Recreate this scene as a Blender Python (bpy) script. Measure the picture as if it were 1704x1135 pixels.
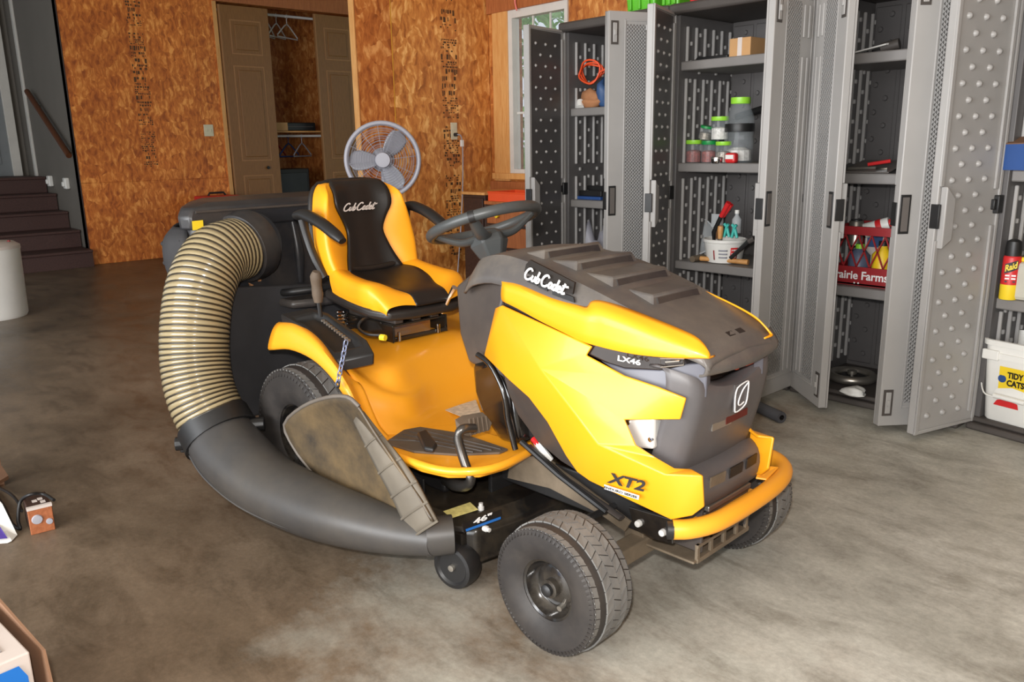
import bpy, bmesh, math, random
from mathutils import Vector, Matrix

random.seed(7)
PI = math.pi
for _o in list(bpy.data.objects):
    bpy.data.objects.remove(_o, do_unlink=True)
SC = bpy.context.scene
COL = SC.collection

# ------------------------------------------------------------------ camera
_cd = bpy.data.cameras.new('camera')
_cd.sensor_width = 36.0
_cd.lens = 28.57
_cd.clip_start = 0.02
_cam = bpy.data.objects.new('camera', _cd)
COL.objects.link(_cam)
_r = Vector((0.671497, 0.740814, -0.016909))
_u = Vector((-0.162789, 0.169742, 0.97195))
_f = Vector((-0.722905, 0.649909, -0.234578))
_m = Matrix((( _r.x, _u.x, -_f.x, 1.899), (_r.y, _u.y, -_f.y, -3.523), (_r.z, _u.z, -_f.z, 1.176), (0, 0, 0, 1)))
_cam.matrix_world = _m
SC.camera = _cam

# ------------------------------------------------------------------ world, lamps, exposure
W = bpy.data.worlds.new('world')
SC.world = W
W.use_nodes = True
_nt = W.node_tree
_bg = _nt.nodes['Background']
_bg.inputs['Color'].default_value = (0.80, 0.90, 1.0, 1)
_bg.inputs['Strength'].default_value = 0.8

def lamp(name, kind, loc, target, energy, color=(1, 1, 1), **kw):
    d = bpy.data.lights.new(name, kind)
    d.energy = energy
    d.color = color
    for k, v in kw.items():
        setattr(d, k, v)
    o = bpy.data.objects.new(name, d)
    COL.objects.link(o)
    o.location = loc
    o.rotation_euler = (Vector(target) - Vector(loc)).to_track_quat('-Z', 'Y').to_euler()
    return o

# daylight through the open garage door behind the photographer
lamp('garage_door_daylight', 'AREA', (0.9, -7.3, 1.45), (0.9, 0.0, 0.9), 450, (0.97, 0.985, 1.0), shape='RECTANGLE', size=5.0, size_y=2.4)
# the camera's own flash
lamp('camera_flash', 'AREA', (1.90, -3.56, 1.30), (-0.2, -1.6, 0.8), 46, (1.0, 0.975, 0.95), shape='DISK', size=0.06)

SC.view_settings.view_transform = 'Standard'
SC.view_settings.look = 'None'
SC.view_settings.gamma = 1
SC.view_settings.use_curve_mapping = False
SC.view_settings.exposure = 0.0

# ------------------------------------------------------------------ materials
def lin(c):
    return tuple((x / 255 / 12.92) if x / 255 <= 0.04045 else ((x / 255 + 0.055) / 1.055) ** 2.4 for x in c)

class NT:
    def __init__(s, name):
        s.m = bpy.data.materials.new(name)
        s.m.use_nodes = True
        s.t = s.m.node_tree
        s.b = s.t.nodes['Principled BSDF']
        s.out = s.t.nodes['Material Output']
    def n(s, typ, **kw):
        x = s.t.nodes.new(typ)
        for k, v in kw.items():
            if k in x.inputs:
                x.inputs[k].default_value = v
            else:
                setattr(x, k, v)
        return x
    def l(s, a, b):
        s.t.links.new(a, b)
    def coords(s, scale=(1, 1, 1), rot=(0, 0, 0), space='Object'):
        tc = s.n('ShaderNodeTexCoord')
        mp = s.n('ShaderNodeMapping')
        mp.inputs['Scale'].default_value = scale
        mp.inputs['Rotation'].default_value = rot
        s.l(tc.outputs[space], mp.inputs['Vector'])
        return mp.outputs['Vector']
    def ramp(s, fac, stops):
        r = s.n('ShaderNodeValToRGB')
        e = r.color_ramp.elements
        e[0].position, e[0].color = stops[0][0], tuple(stops[0][1]) + (1,)
        e[1].position, e[1].color = stops[-1][0], tuple(stops[-1][1]) + (1,)
        for p, c in stops[1:-1]:
            k = e.new(p)
            k.color = tuple(c) + (1,)
        s.l(fac, r.inputs['Fac'])
        return r.outputs['Color']
    def mix(s, a, b, fac, typ='MIX'):
        x = s.n('ShaderNodeMix', data_type='RGBA', blend_type=typ)
        for sock, v in ((x.inputs[6], a), (x.inputs[7], b)):
            if isinstance(v, tuple):
                sock.default_value = v if len(v) == 4 else v + (1,)
            else:
                s.l(v, sock)
        if isinstance(fac, (int, float)):
            x.inputs[0].default_value = fac
        else:
            s.l(fac, x.inputs[0])
        return x.outputs[2]
    def bump(s, h, strength=0.3, dist=0.002):
        b = s.n('ShaderNodeBump', Strength=strength, Distance=dist)
        s.l(h, b.inputs['Height'])
        s.l(b.outputs['Normal'], s.b.inputs['Normal'])

def mat(name, rgb, rough=0.5, metal=0.0, var=0.10, scale=8.0, coat=0.0, bump=0.0, dust=None, dust_amt=0.5, spec=None):
    t = NT(name)
    c = lin(rgb)
    v = t.coords((scale,) * 3)
    nz = t.n('ShaderNodeTexNoise', Scale=1.0, Detail=4.0)
    t.l(v, nz.inputs['Vector'])
    col = t.ramp(nz.outputs['Fac'], [(0.3, tuple(x * (1 - var) for x in c)), (0.7, tuple(min(1, x * (1 + var)) for x in c))])
    if dust:
        n2 = t.n('ShaderNodeTexNoise', Scale=0.45, Detail=8.0, Roughness=0.7)
        t.l(v, n2.inputs['Vector'])
        f = t.ramp(n2.outputs['Fac'], [(0.42, (0, 0, 0)), (0.72, (dust_amt,) * 3)])
        col = t.mix(col, lin(dust), f)
    t.l(col, t.b.inputs['Base Color'])
    t.b.inputs['Roughness'].default_value = rough
    t.b.inputs['Metallic'].default_value = metal
    t.b.inputs['Coat Weight'].default_value = coat
    t.b.inputs['Coat Roughness'].default_value = 0.08
    if spec is not None:
        t.b.inputs['Specular IOR Level'].default_value = spec
    if bump:
        n3 = t.n('ShaderNodeTexNoise', Scale=40.0, Detail=2.0)
        t.l(v, n3.inputs['Vector'])
        t.bump(n3.outputs['Fac'], bump, 0.001)
    return t.m

def osb_mat(name, tint=(1, 1, 1), plane='x', seed=0.0):
    """oriented strand board: overlapping long wood flakes at several angles"""
    t = NT(name)
    tc = t.n('ShaderNodeTexCoord')
    sep = t.n('ShaderNodeSeparateXYZ')
    t.l(tc.outputs['Object'], sep.inputs[0])
    cmb = t.n('ShaderNodeCombineXYZ')
    t.l(sep.outputs['Y' if plane == 'x' else 'X'], cmb.inputs['X'])
    t.l(sep.outputs['Z'], cmb.inputs['Y'])
    cmb.inputs['Z'].default_value = seed
    dn = t.n('ShaderNodeTexNoise', Scale=9.0, Detail=4.0)
    t.l(cmb.outputs[0], dn.inputs['Vector'])
    add = t.n('ShaderNodeMixRGB', blend_type='ADD')
    add.inputs[0].default_value = 0.085
    t.l(cmb.outputs[0], add.inputs[1])
    t.l(dn.outputs['Color'], add.inputs[2])
    vals = []
    for i, (rot, sc) in enumerate(((0.12, (30, 8.5, 1)), (-0.5, (26, 9, 1)), (0.75, (24, 9.5, 1)), (1.3, (22, 10, 1)))):
        mp = t.n('ShaderNodeMapping')
        mp.inputs['Rotation'].default_value = (0, 0, rot)
        mp.inputs['Scale'].default_value = sc
        mp.inputs['Location'].default_value = (i * 3.7, i * 1.9, 0)
        t.l(add.outputs[0], mp.inputs['Vector'])
        vo = t.n('ShaderNodeTexNoise', Scale=1.0, Detail=3.0, Roughness=0.55)
        t.l(mp.outputs[0], vo.inputs['Vector'])
        vals.append(vo.outputs['Fac'])
    sel = t.n('ShaderNodeTexVoronoi', Scale=9.0, Randomness=1.0)
    t.l(add.outputs[0], sel.inputs['Vector'])
    s2 = t.n('ShaderNodeSeparateColor')
    t.l(sel.outputs['Color'], s2.inputs[0])
    f = vals[0]
    for k, thr in ((1, 0.45), (2, 0.68), (3, 0.88)):
        m = t.n('ShaderNodeMath', operation='GREATER_THAN')
        m.inputs[1].default_value = thr
        t.l(s2.outputs[0], m.inputs[0])
        f = t.mix(f, vals[k], m.outputs[0])
    off = t.n('ShaderNodeMath', operation='MULTIPLY_ADD')
    off.inputs[1].default_value = 0.16
    t.l(s2.outputs[1], off.inputs[0])
    t.l(f, off.inputs[2])
    big = t.n('ShaderNodeTexNoise', Scale=1.4, Detail=3.0)
    t.l(cmb.outputs[0], big.inputs['Vector'])
    A = [tuple(a * b for a, b in zip(lin(c), tint)) for c in ((146, 86, 40), (176, 110, 54), (194, 130, 66), (228, 178, 112))]
    col = t.ramp(off.outputs[0], [(0.38, A[0]), (0.50, A[1]), (0.62, A[2]), (0.80, A[3])])
    bg = t.ramp(big.outputs['Fac'], [(0.3, (0.84, 0.80, 0.76)), (0.7, (1.08, 1.06, 1.04))])
    col = t.mix(col, bg, 1.0, 'MULTIPLY')
    t.l(col, t.b.inputs['Base Color'])
    t.b.inputs['Roughness'].default_value = 0.5
    t.bump(off.outputs[0], 0.3, 0.002)
    return t.m

def concrete_mat():
    """trowelled garage slab: pale by the cabinets, browner and darker away from them"""
    t = NT('stained_concrete')
    v = t.coords((1, 1, 1))
    a = t.n('ShaderNodeTexNoise', Scale=1.1, Detail=9.0, Roughness=0.66, Distortion=0.3)
    b = t.n('ShaderNodeTexNoise', Scale=3.2, Detail=10.0, Roughness=0.72, Distortion=0.35)
    c = t.n('ShaderNodeTexNoise', Scale=60.0, Detail=5.0, Roughness=0.75)
    mp = t.n('ShaderNodeMapping'); mp.inputs['Scale'].default_value = (1.0, 2.2, 1); mp.inputs['Rotation'].default_value = (0, 0, 0.5)
    t.l(v, mp.inputs['Vector'])
    for x in (a, c):
        t.l(v, x.inputs['Vector'])
    t.l(mp.outputs[0], b.inputs['Vector'])
    ca = t.ramp(a.outputs['Fac'], [(0.34, lin((152, 149, 138))), (0.5, lin((186, 183, 172))), (0.66, lin((214, 212, 202)))])
    cb = t.ramp(b.outputs['Fac'], [(0.34, (0.52, 0.49, 0.45)), (0.5, (0.93, 0.92, 0.91)), (0.66, (1.18, 1.18, 1.17))])
    col = t.mix(ca, cb, 0.8, 'MULTIPLY')
    cc = t.ramp(c.outputs['Fac'], [(0.3, (0.70, 0.69, 0.68)), (0.7, (1.18, 1.18, 1.18))])
    col = t.mix(col, cc, 0.6, 'MULTIPLY')
    # colour turns browner and darker over the far and left half of the slab
    sx = t.n('ShaderNodeSeparateXYZ')
    t.l(v, sx.inputs[0])
    g = t.n('ShaderNodeMath', operation='MULTIPLY_ADD'); g.inputs[1].default_value = -0.22; g.inputs[2].default_value = 0.12
    t.l(sx.outputs['X'], g.inputs[0])
    g2 = t.n('ShaderNodeMath', operation='MULTIPLY_ADD'); g2.inputs[1].default_value = -0.10
    t.l(sx.outputs['Y'], g2.inputs[0]); t.l(g.outputs[0], g2.inputs[2])
    g3 = t.n('ShaderNodeMath', operation='MULTIPLY_ADD'); g3.inputs[1].default_value = 1.3
    t.l(a.outputs['Fac'], g3.inputs[0]); t.l(g2.outputs[0], g3.inputs[2])
    gf = t.ramp(g3.outputs[0], [(0.75, (0, 0, 0)), (1.75, (0.9, 0.9, 0.9))])
    col = t.mix(col, t.mix(col, lin((142, 118, 96)) , 1.0, 'MULTIPLY'), gf)
    sp = t.n('ShaderNodeTexNoise', Scale=8.0, Detail=4.0, Roughness=0.55)
    t.l(v, sp.inputs['Vector'])
    sf = t.ramp(sp.outputs['Fac'], [(0.68, (1, 1, 1)), (0.76, (0.62, 0.57, 0.52))])
    col = t.mix(col, sf, 0.7, 'MULTIPLY')
    t.l(col, t.b.inputs['Base Color'])
    rr = t.ramp(b.outputs['Fac'], [(0.3, (0.30,) * 3), (0.7, (0.48,) * 3)])
    t.l(rr, t.b.inputs['Roughness'])
    t.b.inputs['Specular IOR Level'].default_value = 0.4
    t.bump(c.outputs['Fac'], 0.08, 0.002)
    return t.m

def wood_mat(name, rgb, rgb2, scale=(3, 3, 0.6), rough=0.45):
    t = NT(name)
    v = t.coords(scale)
    n = t.n('ShaderNodeTexNoise', Scale=9.0, Detail=5.0, Roughness=0.6, Distortion=0.4)
    t.l(v, n.inputs['Vector'])
    col = t.ramp(n.outputs['Fac'], [(0.3, lin(rgb)), (0.7, lin(rgb2))])
    t.l(col, t.b.inputs['Base Color'])
    t.b.inputs['Roughness'].default_value = rough
    t.bump(n.outputs['Fac'], 0.1, 0.001)
    return t.m

def glass_mat(name, rgb=(255, 255, 255), rough=0.02, alpha=0.25):
    t = NT(name)
    v = t.coords((6,) * 3)
    nz = t.n('ShaderNodeTexNoise', Scale=1.0)
    t.l(v, nz.inputs['Vector'])
    c = lin(rgb)
    col = t.ramp(nz.outputs['Fac'], [(0.3, tuple(x * .95 for x in c)), (0.7, c)])
    t.l(col, t.b.inputs['Base Color'])
    t.b.inputs['Roughness'].default_value = rough
    t.b.inputs['Alpha'].default_value = alpha
    return t.m

def mesh_emboss_mat(name, rgb):
    """plastic with fine diamond embossing"""
    t = NT(name)
    v = t.coords((1, 1, 1), (0, PI / 4, 0))
    sep = t.n('ShaderNodeSeparateXYZ')
    t.l(v, sep.inputs[0])
    hs = []
    for ax in ('X', 'Z'):
        m = t.n('ShaderNodeMath', operation='MULTIPLY'); m.inputs[1].default_value = 2 * PI / 0.0125
        t.l(sep.outputs[ax], m.inputs[0])
        s = t.n('ShaderNodeMath', operation='SINE')
        t.l(m.outputs[0], s.inputs[0])
        hs.append(s.outputs[0])
    mx = t.n('ShaderNodeMath', operation='MAXIMUM')
    t.l(hs[0], mx.inputs[0]); t.l(hs[1], mx.inputs[1])
    c = lin(rgb)
    nz = t.n('ShaderNodeTexNoise', Scale=5.0, Detail=3.0)
    t.l(v, nz.inputs['Vector'])
    col = t.ramp(nz.outputs['Fac'], [(0.3, tuple(x * .92 for x in c)), (0.7, c)])
    t.l(col, t.b.inputs['Base Color'])
    t.b.inputs['Roughness'].default_value = 0.5
    t.bump(mx.outputs[0], 0.9, 0.003)
    return t.m

M = {}
M['concrete'] = concrete_mat()
M['osb_left'] = osb_mat('osb_warm_cast', (1.3, 0.95, 0.62), 'x', 1.0)  # warm light cast on the far wall is put into this tint
M['osb'] = osb_mat('osb_sheet', (1.35, 1.36, 1.28))  # tint raised so the colour carries flash and window light
M['osb_red'] = osb_mat('osb_reddish_sheet', (1.1, 0.92, 0.82))
M['osb_xz'] = osb_mat('osb_sheet_window_wall', (1.0, 0.85, 0.70), 'y')
M['osb_closet'] = osb_mat('osb_closet', (0.85, 0.74, 0.68), 'x', 5.0)
M['osb_edge'] = mat('yellow_sealed_edge', (206, 150, 50), 0.6)
M['ink'] = mat('printed_ink', (84, 56, 32), 0.7, var=0.3, scale=40)
M['grey_wall'] = mat('grey_paint', (118, 112, 104), 0.7, var=0.04, scale=3)
M['white_paint'] = mat('white_paint', (214, 210, 202), 0.45, var=0.05)
M['door_paint'] = mat('grey_door_paint', (128, 132, 134), 0.5, var=0.05)
M['ceiling'] = mat('ceiling_paint', (196, 188, 174), 0.8, var=0.05)
M['pine'] = wood_mat('pine_board', (206, 142, 76), (226, 172, 106), (8, 8, 0.8))
M['pine_dark'] = wood_mat('reddish_board', (150, 84, 44), (182, 110, 62), (8, 8, 0.8))
M['oak'] = wood_mat('oak_door', (122, 80, 38), (144, 98, 50), (16, 16, 1.2), 0.38)
M['oak_edge'] = wood_mat('oak_door_edge', (150, 104, 62), (168, 120, 76), (10, 10, 1))
M['dark_wood'] = wood_mat('dark_stained_wood', (44, 28, 22), (70, 46, 36), (8, 8, 8), 0.45)
M['rail_wood'] = wood_mat('handrail_wood', (84, 46, 26), (104, 60, 34), (6, 6, 6))
M['steps'] = wood_mat('brown_stair_boards', (64, 42, 38), (84, 56, 50), (4, 10, 10), 0.6)
M['cab'] = mat('taupe_resin', (166, 163, 160), 0.42, var=0.05, scale=5)
M['cab_mesh'] = mesh_emboss_mat('taupe_resin_embossed', (158, 156, 154))
M['cab_dark'] = mat('charcoal_resin', (98, 92, 88), 0.5, var=0.06, scale=5)
M['cab_roof'] = mat('dark_resin_roof', (74, 68, 64), 0.6, var=0.1)
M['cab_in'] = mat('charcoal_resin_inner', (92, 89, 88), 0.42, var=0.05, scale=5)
M['black'] = mat('black_plastic', (30, 29, 29), 0.45, var=0.2)
M['yellow'] = mat('yellow_paint', (240, 160, 26), 0.38, var=0.03, scale=3, coat=0.12)
M['yellow_f'] = mat('yellow_fender_plastic', (246, 164, 36), 0.36, var=0.04, scale=3, coat=0.25)
M['bumper'] = mat('yellow_bumper_paint', (246, 166, 44), 0.4, var=0.05, scale=6)
M['seat_y'] = mat('yellow_vinyl', (250, 166, 26), 0.42, var=0.04, scale=10, bump=0.08)
M['seat_b'] = mat('black_vinyl', (30, 26, 24), 0.42, var=0.1, scale=10, bump=0.08)
M['hoodgrey'] = mat('grey_hood_plastic', (84, 80, 78), 0.42, var=0.10, scale=6, dust=(150, 138, 120), dust_amt=0.45)
M['facegrey'] = mat('grey_fascia_plastic', (84, 81, 82), 0.45, var=0.08, scale=5, dust=(124, 116, 108), dust_amt=0.25)
M['greypanel'] = mat('smooth_grey_plastic', (98, 98, 106), 0.4, var=0.05, scale=4)
M['dashgrey'] = mat('dash_plastic', (66, 60, 57), 0.42, var=0.12, scale=7, dust=(110, 98, 84), dust_amt=0.3)
M['gloss'] = mat('gloss_black_paint', (22, 19, 18), 0.15, var=0.15, coat=0.6, dust=(96, 84, 66), dust_amt=0.22)
M['deck'] = mat('black_deck_paint', (24, 22, 21), 0.28, var=0.2, dust=(92, 80, 62), dust_amt=0.45, scale=10)
M['steel'] = mat('bare_steel', (176, 170, 160), 0.35, metal=0.85, var=0.15, scale=12)
M['tan_steel'] = mat('dusty_frame_rail', (126, 112, 94), 0.55, metal=0.3, var=0.2, scale=14, dust=(70, 60, 48))
M['chrome'] = mat('chrome', (225, 225, 225), 0.12, metal=1.0, var=0.03)
M['tyre'] = mat('tyre_rubber', (42, 38, 36), 0.6, var=0.15, scale=14, dust=(88, 80, 72), dust_amt=0.3)
M['tread'] = mat('worn_tread_rubber', (104, 103, 101), 0.8, var=0.14, scale=18, dust=(140, 136, 128), dust_amt=0.4)
M['rim'] = mat('black_rim_paint', (24, 22, 22), 0.16, var=0.2, coat=0.5, dust=(112, 102, 88), dust_amt=0.3, scale=14)
M['hose'] = mat('tan_hose_plastic', (160, 144, 110), 0.2, var=0.06, scale=8, coat=0.6)
M['hose_rib'] = mat('dark_hose_rib', (52, 44, 32), 0.35, var=0.1)
M['boot'] = mat('black_moulded_boot', (64, 62, 61), 0.42, var=0.12, scale=6, dust=(104, 94, 80), dust_amt=0.35)
M['flap'] = mat('dusty_black_rubber', (50, 46, 42), 0.42, var=0.25, scale=5, dust=(150, 124, 84), dust_amt=0.55)
M['flap_rib'] = mat('dusty_grey_rubber', (106, 98, 86), 0.7, var=0.12, scale=12)
M['bag'] = mat('bagger_plastic', (44, 44, 47), 0.36, var=0.15, scale=5, dust=(126, 112, 96), dust_amt=0.3)
M['bagfab'] = mat('bagger_fabric', (46, 45, 47), 0.75, var=0.15, scale=12, bump=0.2)
M['white'] = mat('white_plastic', (232, 230, 224), 0.4, var=0.03)
M['offwhite'] = mat('ivory_plastic', (216, 206, 176), 0.4, var=0.03)
M['decal_w'] = mat('white_print', (240, 238, 236), 0.5, var=0.02)
M['decal_k'] = mat('black_print', (28, 22, 18), 0.5, var=0.05)
M['decal_blue'] = mat('blue_print', (40, 110, 190), 0.45, var=0.05)
M['decal_y'] = mat('yellow_print', (238, 204, 40), 0.5, var=0.05)
M['red'] = mat('red_plastic', (206, 40, 42), 0.4, var=0.08)
M['red_dark'] = mat('dark_red_plastic', (150, 36, 40), 0.45, var=0.1)
M['orange'] = mat('orange_red_plastic', (232, 84, 40), 0.45, var=0.05)
M['green'] = mat('lime_green_plastic', (96, 184, 44), 0.4, var=0.05)
M['lime'] = mat('lime_lid_plastic', (150, 216, 60), 0.4, var=0.05)
M['dgreen'] = mat('green_lid_plastic', (30, 140, 70), 0.4, var=0.05)
M['clear'] = glass_mat('clear_plastic', (200, 208, 212), 0.04, 0.14)
M['clear_frost'] = glass_mat('frosted_plastic', (220, 224, 226), 0.25, 0.45)
M['fan'] = mat('pale_grey_plastic', (168, 167, 176), 0.4, var=0.03)
M['fan_grille'] = mat('grey_fan_grille', (150, 150, 160), 0.4, var=0.03)
M['fan_blade'] = mat('translucent_grey_blade', (150, 150, 158), 0.3, var=0.03)
M['card'] = mat('cardboard', (190, 146, 98), 0.8, var=0.06)
M['card_d'] = mat('brown_cardboard', (112, 80, 58), 0.8, var=0.1)
M['blue'] = mat('blue_card', (28, 112, 198), 0.45, var=0.05)
M['navy'] = mat('dark_blue_card', (40, 74, 132), 0.5, var=0.08)
M['purple'] = mat('purple_card', (76, 56, 140), 0.5, var=0.05)
M['cream'] = mat('cream_card', (206, 194, 186), 0.6, var=0.04)
M['radio'] = wood_mat('radio_wood_veneer', (150, 86, 52), (178, 108, 70), (10, 10, 10))
M['brown'] = mat('brown_glove_cloth', (168, 116, 78), 0.9, var=0.15, scale=14)
M['teal'] = mat('teal_plastic', (70, 186, 174), 0.4, var=0.05)
M['handle'] = wood_mat('hammer_handle', (196, 138, 78), (214, 160, 98), (6, 6, 6))
M['beige'] = mat('beige_plastic', (190, 186, 172), 0.5, var=0.05)
M['foam'] = mat('dark_grey_foam', (70, 70, 74), 0.85, var=0.08)
M['yellow_p'] = mat('yellow_plastic', (236, 196, 36), 0.4, var=0.05)
M['blue_p'] = mat('steel_blue_plastic', (54, 84, 128), 0.5, var=0.1)
M['leaf'] = mat('hedge_leaves', (176, 214, 150), 0.6, var=0.5, scale=7)
M['lawn'] = mat('lawn_grass', (170, 226, 120), 0.8, var=0.25, scale=5)
M['leafdry'] = mat('dry_leaves', (176, 126, 84), 0.9, var=0.15)
M['pink'] = mat('pink_cord', (236, 130, 120), 0.6, var=0.05)

# ------------------------------------------------------------------ mesh helpers
def V(*a):
    return Vector(a[0]) if len(a) == 1 else Vector(a)

class MB:
    def __init__(s):
        s.v = []
        s.f = []
    def add(s, verts, faces):
        k = len(s.v)
        s.v += [tuple(v) for v in verts]
        s.f += [tuple(i + k for i in f) for f in faces]
        return s
    def box(s, lo, hi, mtx=None):
        x0, y0, z0 = lo
        x1, y1, z1 = hi
        vs = [V(x, y, z) for x in (x0, x1) for y in (y0, y1) for z in (z0, z1)]
        if mtx is not None:
            vs = [mtx @ v for v in vs]
        return s.add(vs, [(0, 1, 3, 2), (4, 6, 7, 5), (0, 4, 5, 1), (2, 3, 7, 6), (0, 2, 6, 4), (1, 5, 7, 3)])
    def tube(s, pts, r, n=10, caps=True, closed=False, smooth=0, flat=1.0, up=None):
        pts = [V(p) for p in pts]
        rs = list(r) if isinstance(r, (list, tuple)) else [r] * len(pts)
        if smooth:
            pts, rs = crs(pts, rs, smooth, closed)
        m = len(pts)
        tang = []
        for i in range(m):
            if closed:
                t = pts[(i + 1) % m] - pts[i - 1]
            else:
                t = pts[min(i + 1, m - 1)] - pts[max(i - 1, 0)]
            tang.append(t.normalized() if t.length > 1e-9 else V(0, 0, 1))
        ref = V(up) if up is not None else (V(0, 0, 1) if abs(tang[0].z) < 0.9 else V(1, 0, 0))
        nrm = (ref - tang[0] * ref.dot(tang[0])).normalized()
        vs = []
        for i in range(m):
            if up is not None:
                nn = V(up) - tang[i] * V(up).dot(tang[i])
                if nn.length > 1e-6:
                    nrm = nn.normalized()
            else:
                nrm = (nrm - tang[i] * nrm.dot(tang[i])).normalized()
            bn = tang[i].cross(nrm)
            for j in range(n):
                a = 2 * PI * j / n
                vs.append(pts[i] + (nrm * math.sin(a) * flat + bn * math.cos(a)) * rs[i])
        fs = []
        for i in range(m if closed else m - 1):
            for j in range(n):
                a = i * n + j
                b = i * n + (j + 1) % n
                c = ((i + 1) % m) * n + (j + 1) % n
                d = ((i + 1) % m) * n + j
                fs.append((a, b, c, d))
        if caps and not closed:
            fs.append(tuple(range(n))[::-1])
            fs.append(tuple((m - 1) * n + j for j in range(n)))
        return s.add(vs, fs)
    def lathe(s, prof, n=32, origin=(0, 0, 0), axis=(0, 0, 1), cap=True):
        ax = V(axis).normalized()
        ref = V(1, 0, 0) if abs(ax.x) < 0.9 else V(0, 1, 0)
        e1 = (ref - ax * ref.dot(ax)).normalized()
        e2 = ax.cross(e1)
        o = V(origin)
        vs = []
        for (r, h) in prof:
            for j in range(n):
                a = 2 * PI * j / n
                vs.append(o + ax * h + (e1 * math.cos(a) + e2 * math.sin(a)) * r)
        fs = []
        for i in range(len(prof) - 1):
            for j in range(n):
                fs.append((i * n + j, i * n + (j + 1) % n, (i + 1) * n + (j + 1) % n, (i + 1) * n + j))
        if cap:
            if prof[0][0] > 1e-6:
                fs.append(tuple(range(n))[::-1])
            if prof[-1][0] > 1e-6:
                fs.append(tuple((len(prof) - 1) * n + j for j in range(n)))
        return s.add(vs, fs)
    def prism(s, poly, vec):
        """closed polygon extruded along vec"""
        poly = [V(p) for p in poly]
        vec = V(vec)
        n = len(poly)
        vs = poly + [p + vec for p in poly]
        fs = [tuple(range(n))[::-1], tuple(range(n, 2 * n))]
        for i in range(n):
            fs.append((i, (i + 1) % n, n + (i + 1) % n, n + i))
        return s.add(vs, fs)
    def grid(s, rows, closed_u=False):
        nu = len(rows[0])
        vs = [p for r in rows for p in r]
        fs = []
        for i in range(len(rows) - 1):
            for j in range(nu if closed_u else nu - 1):
                k = (j + 1) % nu
                fs.append((i * nu + j, i * nu + k, (i + 1) * nu + k, (i + 1) * nu + j))
        return s.add(vs, fs)
    def patch(s, rows, nu=4, nv=4, lin_v=False, lin_u=False):
        """catmull-rom surface through a grid of control points"""
        rr = [[V(p) for p in r] for r in rows]
        rr = [crs(r, None, nu)[0] if not lin_u else linsub(r, nu) for r in rr]
        cols = []
        for j in range(len(rr[0])):
            c = [r[j] for r in rr]
            cols.append(crs(c, None, nv)[0] if not lin_v else linsub(c, nv))
        rows2 = [[cols[j][i] for j in range(len(cols))] for i in range(len(cols[0]))]
        return s.grid(rows2)
    def mirrored(s, c=0.0):
        m = MB()
        m.v = [(x, 2 * c - y, z) for x, y, z in s.v]
        m.f = [tuple(reversed(f)) for f in s.f]
        return m
    def xf(s, mtx):
        s.v = [tuple(mtx @ V(v)) for v in s.v]
        return s
    def build(s, name, material, parent=None, smooth=40, bevel=0, seg=2, solid=0, offset=-1, sub=0, recalc=True):
        me = bpy.data.meshes.new(name)
        me.from_pydata(s.v, [], s.f)
        if recalc:
            bm = bmesh.new()
            bm.from_mesh(me)
            bmesh.ops.remove_doubles(bm, verts=bm.verts, dist=1e-5)
            bmesh.ops.recalc_face_normals(bm, faces=bm.faces)
            bm.to_mesh(me)
            bm.free()
        me.update()
        if smooth:
            me.polygons.foreach_set('use_smooth', [True] * len(me.polygons))
            me.set_sharp_from_angle(angle=math.radians(smooth))
        me.materials.append(material)
        o = bpy.data.objects.new(name, me)
        COL.objects.link(o)
        if parent is not None:
            o.parent = parent
        if solid:
            md = o.modifiers.new('solid', 'SOLIDIFY')
            md.thickness = solid
            md.offset = offset
        if bevel:
            md = o.modifiers.new('bevel', 'BEVEL')
            md.width = bevel
            md.segments = seg
            md.limit_method = 'ANGLE'
            md.angle_limit = math.radians(35)
        if sub:
            md = o.modifiers.new('sub', 'SUBSURF')
            md.levels = sub
            md.render_levels = sub
        return o

def crs(pts, rs, k, closed=False):
    pts = [V(p) for p in pts]
    n = len(pts)
    op, orr = [], []
    rng = n if closed else n - 1
    for i in range(rng):
        if closed:
            p0, p1, p2, p3 = pts[i - 1], pts[i], pts[(i + 1) % n], pts[(i + 2) % n]
        else:
            p1, p2 = pts[i], pts[i + 1]
            p0 = pts[i - 1] if i > 0 else p1 * 2 - p2
            p3 = pts[i + 2] if i + 2 < n else p2 * 2 - p1
        for q in range(k):
            t = q / k
            op.append(0.5 * ((2 * p1) + (p2 - p0) * t + (2 * p0 - 5 * p1 + 4 * p2 - p3) * t * t + (3 * p1 - p0 - 3 * p2 + p3) * t ** 3))
            if rs:
                orr.append(rs[i] * (1 - t) + rs[(i + 1) % n] * t)
    if not closed:
        op.append(pts[-1])
        if rs:
            orr.append(rs[-1])
    return op, orr

def linsub(pts, k):
    out = []
    for i in range(len(pts) - 1):
        for q in range(k):
            out.append(pts[i].lerp(pts[i + 1], q / k))
    out.append(pts[-1])
    return out

def tag(o, label=None, cat=None, group=None, kind=None):
    if label:
        o['label'] = label
    if cat:
        o['category'] = cat
    if group:
        o['group'] = group
    if kind:
        o['kind'] = kind
    return o

def thing(name, label, cat, loc=(0, 0, 0), rz=0.0, group=None):
    o = bpy.data.objects.new(name, None)
    o.empty_display_size = 0.05
    COL.objects.link(o)
    o.location = loc
    o.rotation_euler = (0, 0, rz)
    return tag(o, label, cat, group)

def box(name, lo, hi, m, parent=None, bevel=0.0, mtx=None, seg=2):
    return MB().box(lo, hi, mtx).build(name, m, parent, smooth=30, bevel=bevel, seg=seg)

def cyl(name, p0, p1, r, m, parent=None, n=20, bevel=0.0):
    return MB().tube([p0, p1], r, n).build(name, m, parent, smooth=40, bevel=bevel)

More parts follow.
